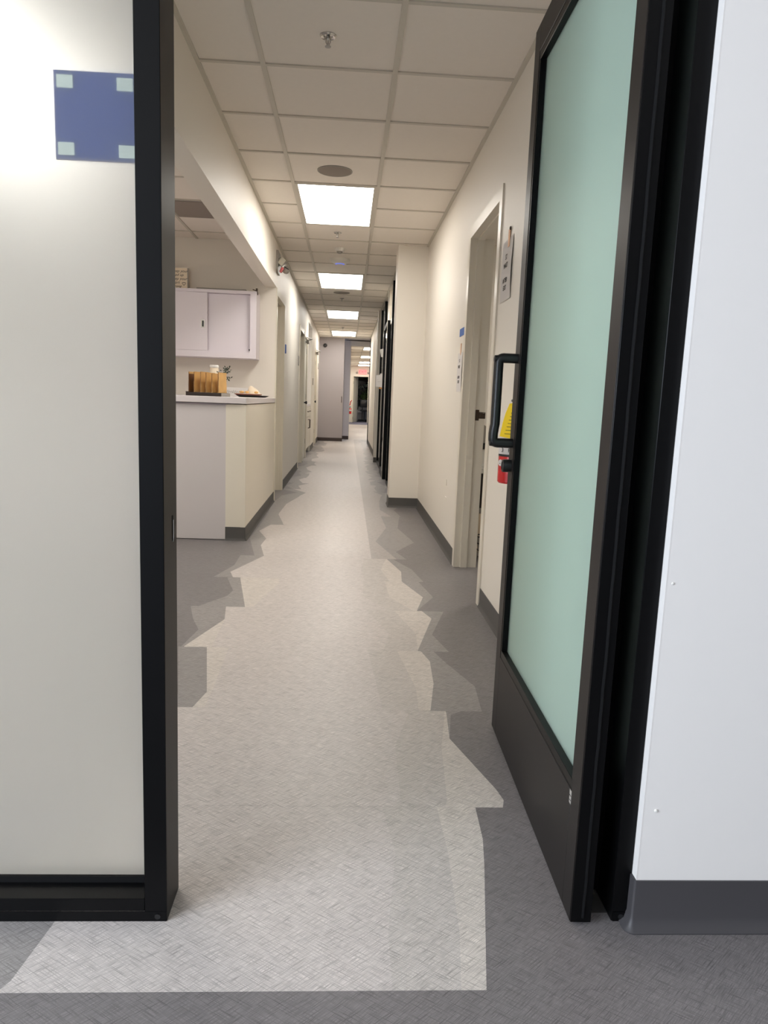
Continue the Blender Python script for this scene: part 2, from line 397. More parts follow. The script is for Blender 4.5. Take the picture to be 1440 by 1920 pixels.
# front room ceiling and far corridor ceiling
for (x0, x1, y0, y1) in ((-3.2, 3.2, -3.0, 1.39), (.9, 3.4, 2.3, 7.3)):
    B(x0, y0, ZC+.005, x1, y1, ZC+.03).build('ceiling_panel', 'tile', ceiling)
far_y = [20.0, 21.75, 22.95, 24.2, 26.1, 27.3, 28.5, 30.1, 31.3, 32.6, 33.8, 34.5]
FARX = (-.1, .42, 1.03, 1.64)
for a, b in zip(far_y, far_y[1:]):
    for x0, x1 in zip(FARX, FARX[1:]):
        if x0 == .42 and a in (21.75, 26.1, 30.1, 32.6): continue
        tile(x0, x1, a, b)
for y in far_y[1:-1]: B(-.1, y-.012, ZC-.001, 1.64, y+.012, ZC+.012).build('cross_tee', 'tbar', ceiling)
for x in FARX[1:3]: B(x-.012, 20, ZC-.002, x+.012, 34.5, ZC+.012).build('t_bar', 'tbar', ceiling)

def light_panel(x0, x1, y0, y1, label, group='ceiling light panels'):
    t = thing('ceiling_light', ((x0+x1)/2, (y0+y1)/2, ZC), label, 'light', group)
    bm = MB(); f = .02
    bm.box(x0, y0, ZC-.003, x1, y0+f, ZC+.03).box(x0, y1-f, ZC-.003, x1, y1, ZC+.03)
    bm.box(x0, y0+f, ZC-.003, x0+f, y1-f, ZC+.03).box(x1-f, y0+f, ZC-.003, x1, y1-f, ZC+.03)
    bm.build('frame', 'tbar', t)
    B(x0+f, y0+f, ZC+.002, x1-f, y1-f, ZC+.012).build('diffuser', 'panel', t)
    return t
names = ['largest, nearest glowing ceiling light panel, just beyond round speaker', 'second glowing ceiling light panel from the front, beyond the blue-lit access point',
         'third glowing ceiling light panel from the front', 'fourth glowing ceiling light panel, last one before the lilac end wall']
for n, k in enumerate((7, 13, 19, 25)):
    light_panel(GX[0]+.012, GX[1]-.012, bars[k]+.011, bars[k+2]-.011, names[n])
for n, y in enumerate((21.75, 26.1, 30.1, 32.6)):
    light_panel(.432, 1.018, y+.012, y+1.188, ['nearest of four light panels in the far passage', 'second of four light panels in the far passage',
                'third of four light panels in the far passage', 'farthest light panel, just above the exit sign'][n])
light_panel(-2.128, -1.542, 3.68, 4.88, 'farther light panel in the ceiling of the alcove beside the counter')
light_panel(-2.128, -1.542, 2.46, 3.66, 'unseen nearer panel added to brighten the alcove behind the frosted glass')  # added out of view to brighten the alcove and the sidelight
light_panel(.9, 1.5, 35.2, 36.4, 'unseen ceiling panel added to brighten the far office')  # hidden fill above the far door, added to lift the dim leaves
light_panel(1.6, 2.2, 4.6, 5.8, 'light panel in the ceiling of the side office')

# ------------------------------------------------------------------ walls
def wbox(name, mat_, label, *a):
    o = B(*a).build(name, mat_); return struct(o, label)
H = ZC + .02
# front room: partition wall right of the doorway (end return with metal corner bead)
wr = wbox('wall_front', 'wall_room', 'white painted wall right of the doorway', .640, 1.363, 0, 3.2, 1.50, H)
B(.6396, 1.3627, .113, .6412, 1.3645, 2.42).build('corner_bead', 'wall_room', wr)
MB().lathe([(0, -.0035), (.0025, -.003), (.004, 0)], (.667, 1.363, .272), 'y', 10).build('nail_head', 'white_plastic', wr)
MB().lathe([(0, -.002), (.002, -.0015), (.003, 0)], (.6535, 1.3625, .758), 'y', 10).build('nail_head', 'white_plastic', wr)
bb = MB(); rows_ = []
for d, z in ((.0045, .113), (.005, .03), (.0105, .012), (.0205, .003), (.0205, 0.0005)):
    p_ = [(.640-d, 1.3845), (.640-d, 1.3635)] + [(.640-d*math.cos(a*pi/12), 1.3635-d*math.sin(a*pi/12)) for a in range(1, 6)] + [(.640, 1.3635-d), (3.2, 1.3635-d)]
    rows_.append([bb.bm.verts.new((x, y, z)) for x, y in p_])
top_ = [bb.bm.verts.new((x, y, .113)) for x, y in [(.640, 1.3845), (.640, 1.3635)] + [(.640, 1.3635)]*5 + [(.640, 1.3635), (3.2, 1.3635)]]
for a, b in zip([top_]+rows_, rows_):
    for k in range(len(b)-1):
        try: bb.bm.faces.new((a[k], a[k+1], b[k+1], b[k]))
        except ValueError: pass
bmesh.ops.recalc_face_normals(bb.bm, faces=bb.bm.faces[:])
bo = bb.build('baseboard_front', 'base_dark'); struct(bo, 'charcoal rubber cove baseboard below the right-hand wall')
wlf = wbox('wall_left', 'wall_room', 'front room side wall with a wide window', -3.3, -3.2, 0, -3.2, 1.5, .55)
B(-3.3, -3.2, 2.35, -3.2, 1.5, H).build('wall_panel', 'wall_room', wlf)
B(-3.3, -3.2, .55, -3.2, -2.65, 2.35).build('wall_panel', 'wall_room', wlf)
B(-3.3, .35, .55, -3.2, 1.5, 2.35).build('wall_panel', 'wall_room', wlf)
wbox('wall_right', 'wall_room', 'front room side wall', 3.2, -3.2, 0, 3.3, 1.5, H)
wbox('wall_back', 'wall_dim', 'front room back wall', -3.3, -3.2, 0, 3.3, -3.1, H)
# partition: wall over and beside the glazed front
pw = wbox('wall_front', 'wall_room', 'wall left of the frosted glass', -3.2, 1.385, 0, -1.62, 1.49, H)
B(-1.62, 1.385, 2.42, .652, 1.49, H).build('wall_panel', 'wall_room', pw)

# corridor left wall: openings for the doors and the alcove
lw = wbox('wall_left', 'wall', 'long white wall on the left of the corridor', XL-.12, 8.58, 0, XL, 11.2, H)
def lseg(y0, y1, z0=0.0, z1=H, d=.12): B(XL-d, y0, z0, XL, y1, z1).build('wall_panel', 'wall', lw)
lseg(7.625, 8.58, 2.15); lseg(11.2, 12.28, 2.15); lseg(12.28, 12.42); lseg(12.42, 13.38, 2.15); lseg(13.38, 13.6)
lseg(13.6, 15.0, 2.45); lseg(15.0, 16.4); lseg(16.4, 17.5, 2.15); lseg(17.5, 18.75)
# header beam over the alcove opening
wbox('wall_left', 'wall', 'dropped header beam above the open alcove on the left', XL-.118, 1.49, 2.173, XL, 7.57, H)
# alcove walls
wbox('wall_back', 'wall', 'back wall of the alcove above the counter', -3.2, 7.57, 0, XL, 7.625, H)
wbox('wall_left', 'wall', 'alcove side wall', -3.32, 1.49, 0, -3.2, 7.69, H)
# right wall of the corridor with the office doorway
rw = wbox('wall_right', 'wall', 'white wall right of the corridor with paper notices', XR, 1.49, 0, XR+.145, 3.85, H)
B(XR, 4.76, 0, XR+.145, 7.4, H).build('wall_panel', 'wall', rw)
B(XR, 3.85, 2.14, XR+.145, 4.76, H).build('wall_panel', 'wall', rw)
wp = wbox('wall_right', 'wall', 'white wall return that narrows the corridor on the right', .457, 7.4, 0, XR+.145, 7.7, H)
wbox('wall_right', 'wall', 'recessed wall behind the narrow return', .60, 7.7, 0, .70, 9.5, H)
w2 = wbox('wall_right', 'wall', 'white wall of the far right side of the corridor', .54, 14.0, 0, .70, 18.5, H)
B(.58, 9.5, 0, .70, 14.0, H).build('wall_panel', 'wall', w2)
B(.487, 12.75, .09, .545, 12.9, H).build('wall_panel', 'wall', w2)
B(.487, 12.75, 0, .545, 12.9, .09).build('base_block', 'base', w2)
B(.546, 10.38, 0, .58, 10.6, H).build('wall_panel', 'trim', w2)
# side office seen through the right doorway
sw = wbox('wall_back', 'wall', 'office wall seen through the right doorway', XR+.145, 7.2, 0, 3.4, 7.3, H)
B(3.3, 2.3, 0, 3.4, 7.3, H).build('wall_panel', 'wall', sw); B(XR+.145, 2.2, 0, 3.4, 2.3, H).build('wall_panel', 'wall', sw)
# end wall, lilac grey cabinets-like panels
we = wbox('wall_end', 'wall_end', 'lilac-grey wall closing the left of the corridor end', -.9, 18.75, .085, -.113, 18.95, H)
B(-.9, 18.74, 0, -.113, 18.95, .085).build('base_strip', 'base_brown', we)
t_ = B(-.20, 19.8, .09, .052, 20.0, H).build('wall_end', 'wall_grey'); struct(t_, 'narrower set-back wall panel at the corridor end')
B(-.20, 19.79, 0, .052, 20.0, .09).build('base_strip', 'base_brown', t_)
B(-.113, 19.795, .09, -.106, 19.80, 2.48).build('joint_strip', 'grey_plastic', t_)
hd = thing('pull_handle', (-.113, 18.75, 1.07), 'small dark pull handle at edge of the lilac end wall', 'handle')
MB().tube([(-.15, 18.75, 1.14), (-.15, 18.70, 1.14), (-.15, 18.70, .99), (-.15, 18.75, .99)], .008, 8).build('grip', 'bronze_hw', hd)
wbox('wall_end', 'wall', 'soffit over the passage at the corridor end', .052, 19.8, 2.49, 1.7, 20.0, H)
# far passage
wbox('wall_left', 'wall', 'left wall of the far passage', -.1, 20.0, 0, .06, 34.5, H)
wbox('wall_right', 'wall', 'right wall of the far passage', 1.64, 18.5, 0, 1.76, 34.5, H)
wbox('wall_right', 'wall', 'wall end turning into the far passage', .54, 18.5, 0, 1.64, 18.6, H)
wf = wbox('wall_end', 'wall', 'far wall with the exit sign and open office door', -.1, 34.5, 0, .26, 34.62, H)
B(.26, 34.5, 2.13, .95, 34.62, H).build('wall_panel', 'wall', wf); B(.95, 34.5, 0, 1.7, 34.62, H).build('wall_panel', 'wall', wf)
wbox('wall_end', 'wall', 'rear wall of the far office', -.6, 37.6, 0, 2.2, 37.7, .55)
B(-.6, 34.62, ZC, 2.2, 37.7, ZC+.02).build('ceiling_panel', 'tile', ceiling)
wbox('wall_left', 'wall', 'side wall of the far office', -.7, 34.62, 0, -.6, 37.7, H)
wbox('wall_right', 'wall', 'side wall of the far office', 2.2, 34.62, 0, 2.3, 37.7, H)
wn = srt('window_2', (.8, 37.65, .55), 'dark night window of the far office')
B(-.6, 37.62, .6, 2.2, 37.64, H).build('pane', 'dark_glass', wn)
B(-.6, 37.58, .55, 2.2, 37.66, .60).build('sill', 'black', wn)
B(.40, 37.60, .6, .43, 37.64, H).build('mullion', 'black', wn)

# baseboards
def bboard(name, label, segs, mat_='base', h=.102):
    root = None
    for (x0, y0, x1, y1, side) in segs:      # side: outward normal (+x, -x, -y)
        bm = MB()
        pr = [(0, 0), (.014, 0), (.012, .004), (.006, .012), (.0035, .025), (.0035, h), (0, h)]
        if side == 'x': bm.prism([(x0+d, z) for d, z in pr], 'y', y0, y1)
        elif side == '-x': bm.prism([(x0-d, z) for d, z in pr], 'y', y0, y1)
        else: bm.prism([(y0-d, z) for d, z in pr], 'x', x0, x1)
        if root is None: root = bm.build(name, mat_); struct(root, label)
        else: bm.build('base_strip', mat_, root)
    return root
bboard('baseboard_left', 'grey rubber baseboard along the left wall', [(XL, 8.60, XL, 11.17, 'x'), (XL, 15.0, XL, 16.37, 'x'), (XL, 17.53, XL, 18.75, 'x'), (XL, 12.31, XL, 12.39, 'x')])
bboard('baseboard_right', 'grey rubber baseboard along the right wall and its return', [(XR, 1.5, XR, 3.80, '-x'), (XR, 4.81, XR, 7.4, '-x'), (.457, 7.4, XR, 7.4, '-y'), (.54, 14.0, .54, 18.5, '-x'), (.457, 7.4, .457, 7.7, '-x')])

# ------------------------------------------------------------------ glazed front: frosted sidelight (left) and frame
w1 = srt('window_1', (-.95, 1.44, 0), 'frosted glass sidelight in a black metal frame left of the doorway')
def jamb(x0, x1, parent, name='jamb'):
    MB().box(x0, 1.385, 0, x1, 1.49, 2.42, bev=.0012).build(name, 'black', parent)
jamb(-.3895, -.3435, w1)
B(-1.60, 1.385, .024, -.3897, 1.487, .052, bev=.001).build('bottom_rail', 'black', w1)
B(-1.60, 1.385, 0, -.3435, 1.4, .0225, bev=.0008).build('base_plate', 'black', w1) if False else B(-1.60, 1.3845, .0005, -.345, 1.3852, .0225).build('base_plate', 'black', w1)
B(-1.60, 1.436, .052, -.3897, 1.444, .066).build('gasket', 'rubber', w1)
B(-.3945, 1.436, .066, -.3895, 1.4365, 2.36).build('gasket', 'rubber', w1)
B(-1.62, 1.385, 2.36, -.3435, 1.49, 2.42).build('top_rail', 'black', w1)
B(-1.62, 1.385, 0, -1.575, 1.49, 2.36).build('jamb', 'black', w1)
def pane(parent, x0, x1, y0, y1, z0, z1, frost_mat, frost_face, local=False):
    bm = MB().box(x0, y0, z0, x1, y1, z1, mi=0)
    for f in bm.bm.faces:
        if f.normal.dot(Vector(frost_face)) > .9: f.material_index = 1
    bm.bm.faces.ensure_lookup_table()
    return bm.build('pane', ['clear', frost_mat], parent, local)
bmp = MB().box(-1.58, 1.437, .06, -.388, 1.443, 2.37)
bmp.bm.normal_update()
for f in bmp.bm.faces:
    if f.normal.y > .9: f.material_index = 1
bmp.build('pane', ['clear', 'frost_white'], w1)
MB().lathe([(.004, -.001), (.006, -.0015), (.006, 0)], (-.363, 1.3845, .0118), 'y', 14).build('screw', 'matte_black', w1)
# strike slot in the reveal of the jamb
st = MB()
pts = []
for k in range(13):
    a = pi*k/12; pts.append((1.455+.0042*math.cos(a), .846+.0042*math.sin(a)))
for k in range(13):
    a = pi+pi*k/12; pts.append((1.455+.0042*math.cos(a), .800+.0042*math.sin(a)))
st.prism(pts, 'x', -.3438, -.3429)
st.build('strike_slot', 'rubber', w1)
MB().tube([(-.3432, 1.4595, .84), (-.3432, 1.4598, .81), (-.3432, 1.4585, .799), (-.3432, 1.455, .7955)], .0009, 6).build('slot_edge', 'chrome', w1, label='bright metal edge of the strike slot')

t1 = srt('trim_1', (.62, 1.44, 0), 'black metal door jamb and head of the glass entrance')
MB().box(.603, 1.385, .0, .6395, 1.49, 2.42, bev=.0012).build('jamb', 'black', t1)
B(-.3435, 1.385, 2.22, .603, 1.49, 2.42).build('head', 'black', t1)
B(.6055, 1.3835, .0005, .6385, 1.3852, .022).build('base_block', 'black', t1)
MB().lathe([(.004, -.001), (.006, -.0015), (.006, 0)], (.623, 1.3836, .0118), 'y', 14).build('screw', 'matte_black', t1)
B(.572, 1.470, .012, .603, 1.490, 2.22).build('stop_strip', 'black', t1)
fp = thing('pivot_plate', (.578, 1.43, 0), 'small grey metal pivot plate on floor under the glass door', 'plate')
B(.553, 1.405, .0, .602, 1.47, .004).build('plate', 'steel', fp)
MB().lathe([(.004, 0), (.004, .0012), (.002, .002)], (.567, 1.415, .0038), 'z', 12).build('screw', 'chrome', fp)

# ------------------------------------------------------------------ swinging glass door
dr = bpy.data.objects.new('door_1', None); COL.objects.link(dr); dr.location = (.508, 1.375, 0); dr.rotation_euler = (0, 0, -math.atan(.0203))
struct(dr, 'open black-framed door with green frosted glass on the right')
T, DW, DH = .046, .945, 2.19
def dpart(name, mats, *boxes, bev=.001, **pr):
    bm = MB()
    for b in boxes: bm.box(*b, bev=bev)
    return bm.build(name, mats, dr, True, **pr)
SN, SF, RB, RT = .058, .066, .275, .08
dpart('stile', 'bronze', (0, 0, .008, T, SN, DH))
dpart('stile', 'bronze', (0, DW-SF, .008, T, DW, DH))
dpart('rail', 'bronze', (0, SN, .008, T, DW-SF, RB))
dpart('rail', 'bronze', (0, SN, DH-RT, T, DW-SF, DH))
bd = .024
for nm, bx in (('glazing_bead', (.0015, SN, RB, .02, DW-SF, RB+bd)), ('glazing_bead', (.0015, SN, DH-RT-bd, .02, DW-SF, DH-RT)),
               ('glazing_bead', (.0015, SN, RB+bd, .02, SN+.008, DH-RT-bd)), ('glazing_bead', (.0015, DW-SF-.012, RB+bd, .02, DW-SF, DH-RT-bd))):
    dpart(nm, 'black', bx)
# hinge edge of the door: black channel with pile gasket
dpart('edge_channel', 'black', (.001, -.004, .008, T-.001, 0, DH))
bm = MB()
zz = .02
path = []
while zz < DH: path.append((.027+random.uniform(-.0006, .0006), -.004, zz)); zz += .03
bm.tube(path, .0035, 6); bm.build('pile_gasket', 'rubber', dr, True)
gl = MB().box(.021, SN-.004, RB-.004, .027, DW-SF+.004, DH-RT+.004); gl.bm.normal_update()
for f in gl.bm.faces:
    if f.normal.x < -.9: f.material_index = 1
gl.build('pane', ['clear', 'frost_green'], dr, True)
# pull handle and lock on the swing edge
hy = DW - .035
def arc(c, r, a0, a1, n=6): return [(c[0]+r*math.cos(a0+(a1-a0)*k/n), c[1], c[2]+r*math.sin(a0+(a1-a0)*k/n)) for k in range(n+1)]
hx = -.058; zt, zb = 1.238, .974
path = [(0.0, hy, zt), (hx+.014, hy, zt)] + arc((hx+.014, hy, zt-.014), .014, pi/2, pi)[1:] + [(hx, hy, zb+.06), (hx-.004, hy, zb+.03)] + arc((hx+.010, hy, zb+.014), .014, pi, 1.5*pi)[0:] + [(0.0, hy, zb)]
hdl = MB().tube(path, .0152, 16).build('pull_handle', 'matte_black', dr, True)
MB().lathe([(.006, -.006), (.012, -.004), (.014, 0.012)], (hx-.010, hy, zt-.004), 'x', 16).build('end_cap', 'matte_black', hdl, True)
MB().lathe([(.006, -.006), (.012, -.004), (.014, 0.012)], (hx-.010, hy, zb+.002), 'x', 16).build('end_cap', 'matte_black', hdl, True)
MB().lathe([(.0205, 0), (.0205, -.022), (.0195, -.026), (.014, -.027), (.013, -.024)], (0, hy+.003, .902), 'x', 28).build('lock_cylinder', 'matte_black', dr, True)
# small printed tag at the foot of the hinge stile
tg = dpart('sticker', 'grey_plastic', (-.0006, SN-.004, .245, .0, SN+.008, .275), bev=0)
MB().box(-.001, SN-.003, .262, -.0006, SN+.007, .264).box(-.001, SN-.003, .252, -.0006, SN+.005, .254).build('print', 'ink', tg, True)

# blue board taped to the far side of the sidelight
nb = thing('notice_board', (-.476, 1.4475, 1.51), 'blue rectangular board fixed behind the frosted glass, pale tape at corners', 'sign')
nbm = MB(); bmesh.ops.create_cube(nbm.bm, size=1.0, matrix=Matrix.Translation((-.4755, 1.4485, 1.5868)) @ Matrix.Rotation(math.radians(-.3), 4, 'Y') @ Matrix.Diagonal((.149, .003, .1525, 1)))
nbm.build('board', 'blue_board', nb)
for (px, pz) in ((-.529, 1.643), (-.4215, 1.643), (-.529, 1.528), (-.4195, 1.528)):
    B(px-.0145, 1.4435, pz-.011, px+.0145, 1.4469, pz+.011).build('tape', 'tape_pale', nb)

# ------------------------------------------------------------------ door frames on the walls
def frame_x(name, label, x, y0, y1, zt_, wallside, depth=.145, face=.05, proud=.009):
    """metal frame in a wall whose room face is the plane x; wallside +1: wall lies at larger x"""
    s = wallside; r = srt(name, (x, (y0+y1)/2, 0), label)
    def bx(a, b, c, d, e, f, nm, mt='trim'): B(min(a, d), b, c, max(a, d), e, f).build(nm, mt, r)
    bx(x-s*proud, y0-face, 0, x+s*.0, y0, zt_+face, 'casing'); bx(x-s*proud, y1, 0, x, y1+face, zt_+face, 'casing')
    bx(x-s*proud, y0, zt_, x, y1, zt_+face, 'casing')
    bx(x-s*proud, y0-.002, 0, x+s*depth, y0+.018, zt_, 'jamb'); bx(x-s*proud, y1-.018, 0, x+s*depth, y1+.002, zt_, 'jamb')
    bx(x-s*proud, y0+.018, zt_-.018, x+s*depth, y1-.018, zt_, 'jamb')
    a = x+s*.035; b = x+s*.08
    bx(a, y0+.018, 0, b, y0+.030, zt_-.018, 'stop'); bx(a, y1-.030, 0, b, y1-.018, zt_-.018, 'stop')
    bx(a, y0+.018, zt_-.030, b, y1-.018, zt_-.018, 'stop')
    return r
d2 = frame_x('trim_2', 'painted metal frame of the right-hand office doorway', XR, 3.85, 4.76, 2.14, 1)
lt = MB().box(.838, 4.7395, .985, .862, 4.742, 1.055).box(.862, 4.7395, .998, .904, 4.742, 1.040).box(.866, 4.728, 1.002, .902, 4.7395, 1.036, bev=.002)
lt.build('strike_plate', 'bronze_hw', d2, label='dark bronze latch strike on the far jamb')
def left_door(n, y0, y1, label, leaf_x=.10, lever=True):
    frame_x('trim_%d' % (n+1), 'painted metal frame of ' + label, XL, y0, y1, 2.12, -1, depth=.12)
    r = srt('door_%d' % n, (XL-leaf_x, (y0+y1)/2, 0), label)
    B(XL-leaf_x-.042, y0+.02, .008, XL-leaf_x, y1-.02, 2.10).build('leaf', 'door', r)
    if lever:
        k = MB().lathe([(.026, 0), (.026, .008), (.011, .012), (.011, .035), (.024, .045), (.027, .06), (.02, .07)], (XL-leaf_x, y0+.10, 1.0), 'x', 20); k.build('knob', 'dark_plastic', r)
    for z in (.3, 1.1, 1.9): B(XL-leaf_x-.002, y1-.03, z-.045, XL-leaf_x+.006, y1-.012, z+.045).build('hinge', 'steel', r)
    return r
left_door(2, 7.63, 8.53, 'first recessed door on the left wall past the counter')
left_door(3, 11.25, 12.22, 'second recessed door on the left wall')
d4 = left_door(4, 12.47, 13.32, 'third door on the left wall with a round dark knob', leaf_x=.012)
left_door(5, 16.45, 17.45, 'last door on the left wall before the end wall', leaf_x=.03)
def closer(y, z, label):
    t = thing('door_closer', (XL, y, z), label, 'door closer')
    B(XL+.001, y-.13, z-.03, XL+.05, y+.13, z+.03, bev=.006).build('body', 'grey_plastic', t)
    MB().tube([(XL+.03, y+.08, z+.03), (XL+.10, y-.05, z+.045), (XL+.02, y-.2, z+.055)], .009, 8).build('arm', 'grey_plastic', t)
closer(13.05, 2.05, 'grey door closer over the third left door')
closer(17.0, 2.09, 'grey door closer over the last left door')
def plate(y, z, label, mt='grey_plastic', name='room_sign', w=.06, h=.14):
    t = B(XL, y-w, z-h/2, XL+.012, y+w, z+h/2, bev=.002).build(name, mt); tag(t, label, 'sign'); return t
plate(11.02, 1.62, 'small grey room plaque beside the second left door')
plate(8.70, 1.64, 'blue tape square on left wall beside the first door', 'blue_tape', 'blue_tape', .045, .10)
plate(15.6, 1.42, 'tiny grey room plaque near the last left door')
plate(18.2, 1.85, 'tiny dark plaque high on left wall by the end wall')

# built-in drawer cabinet in the left wall recess
cb = thing('built_in_cabinet', (XL-.3, 14.3, 0), 'white built-in cabinet with dark pulls in the left wall recess', 'cabinet')
B(XL-.58, 13.62, .10, XL-.03, 14.98, .92).build('body', 'trim', cb); B(XL-.58, 13.62, .92, XL+.0, 14.98, .96).build('worktop', 'counter', cb)
B(XL-.58, 13.64, 0, XL-.09, 14.96, .10).build('toe_kick', 'dark_plastic', cb)
for y0 in (13.64, 14.32):
    d = B(XL-.03, y0, .72, XL-.008, y0+.66, .91).build('drawer', 'trim', cb)
    MB().tube([(XL-.008, y0+.26, .82), (XL+.02, y0+.26, .82), (XL+.02, y0+.40, .82), (XL-.008, y0+.40, .82)], .007, 8).build('pull', 'bronze_hw', d)
    d = B(XL-.03, y0, .12, XL-.008, y0+.66, .71).build('door', 'trim', cb)
    hyy = y0+.58 if y0 < 14 else y0+.08
    MB().tube([(XL-.008, hyy, .66), (XL+.025, hyy, .66), (XL+.025, hyy, .50), (XL-.008, hyy, .50)], .007, 8).build('pull', 'bronze_hw', d)
wbox('wall_left', 'wall', 'back of the cabinet recess', XL-.70, 13.6, 0, XL-.62, 15.0, H)

# ------------------------------------------------------------------ counter (half wall, panel, worktop)
hw = thing('half_wall', (-.82, 6.5, 0), 'cream half wall under the counter with charcoal base, facing the corridor', 'half wall')
B(-.892, 5.44, 0, XL, 7.57, 1.02).build('body', 'counter_side', hw)
B(-.780, 5.432, .103, XL+.001, 5.44, 1.02, bev=.0).build('corner_guard', 'counter_side', hw)
bb = MB().prism([(XL, 0), (XL+.016, 0), (XL+.012, .004), (XL+.007, .012), (XL+.004, .025), (XL+.004, .103), (XL, .103)], 'y', 5.43, 7.57)
bb.build('baseboard', 'base', hw)
MB().prism([(5.44, 0), (5.424, 0), (5.43, .012), (5.432, .022), (5.432, .103), (5.44, .103)], 'x', -.892, XL+.004).build('baseboard', 'base', hw)
cbn = thing('counter_cabinet', (-2.0, 6.4, 0), 'pale lilac laminate base cabinet, its plain end panel facing the camera', 'cabinet')
B(-3.15, 5.47, .0, -.895, 7.5, 1.022).build('body', 'cabinet', cbn)
B(-3.15, 5.448, .006, -.893, 5.470, 1.012).build('end_panel', 'wall_grey', cbn)
ct = MB().box(-3.18, 5.415, 1.026, XL+.006, 7.565, 1.0715, bev=.002).build('countertop', 'counter')
tag(ct, 'pale laminate countertop over the lilac cabinet and half wall', 'countertop')

# wall cabinet
wc = thing('wall_cabinet', (-1.7, 7.45, 1.44), 'white wall cabinet with two sliding doors above the counter', 'cabinet')
yf, yb, xr_, xl_, zb_, zt2 = 7.28, 7.568, -.905, -2.6, 1.444, 2.082
bx = MB().box(xl_, yf, zb_, xr_, yb, zb_+.06).box(xl_, yf, zt2-.028, xr_, yb, zt2).box(xr_-.06, yf, zb_+.06, xr_, yb, zt2-.028).box(xl_, yf, zb_+.06, xl_+.06, yb, zt2-.028)
bx.box(xl_+.06, yb-.01, zb_+.06, xr_-.06, yb, zt2-.028); bx.build('body', 'cabinet', wc)
sd = B(-1.41, yf+.055, zb_+.062, xr_-.062, yf+.075, zt2-.03).build('sliding_door', 'cabinet', wc)
MB().lathe([(.009, 0), (.009, -.003), (.006, -.004)], (-.975, yf+.055, zb_+.085), 'y', 14).build('lock', 'dark_plastic', sd)
sd = B(-2.54, yf+.006, zb_+.062, -1.378, yf+.028, zt2-.03).build('sliding_door', 'cabinet', wc)
MB().box(-1.435, yf+.003, 1.718, -1.402, yf+.0065, 1.798).build('finger_pull', 'chrome', sd)
B(-1.427, yf+.001, 1.73, -1.410, yf+.0032, 1.786).build('recess', 'dark_plastic', bpy.data.objects['finger_pull'])
hk = thing('wall_hook', (-.915, 7.30, 2.085), 'tiny dark metal clip on the top corner of the wall cabinet', 'hook')
MB().tube([(-.945, 7.30, 2.10), (-.915, 7.30, 2.092), (-.898, 7.30, 2.07), (-.896, 7.30, 2.05)], .005, 6).box(-.915, 7.29, 2.082, -.897, 7.31, 2.112).build('clip', 'bronze_hw', hk)
fl = B(-1.50, 7.38, 2.082, -1.02, 7.5, 2.108, bev=.003).build('flat_box', 'grey_plastic'); tag(fl, 'thin grey flat strip lying on top of the wall cabinet', 'box')
qs = thing('quote_sign', (-1.7, 7.45, 2.082), 'cream handwritten quote sign with a heart standing on the wall cabinet', 'sign')
B(-1.86, 7.44, 2.082, -1.60, 7.462, 2.292).build('board', 'cream', qs)
B(-1.60, 7.44, 2.082, -1.592, 7.463, 2.292).build('edge', 'grey_plastic', qs)
for k, w_ in enumerate(('Keep your', 'head up', 'keep your', 'heart', 'strong')):
    text(w_, .037, (-1.755, 7.4395, 2.262-.036*k), (pi/2, 0, 0), 'ink', qs, align='LEFT' if True else 'CENTER', shear=.35)
def heart(cx, cz, s):
    p = []
    for k in range(25):
        a = 2*pi*k/24
        p.append((cx+s*16*math.sin(a)**3/16, 7.4390, cz+s*(13*math.cos(a)-5*math.cos(2*a)-2*math.cos(3*a)-math.cos(4*a))/16))
    return p
MB().tube(heart(-1.632, 2.145, .017), .0018, 5).build('heart', 'ink', qs)

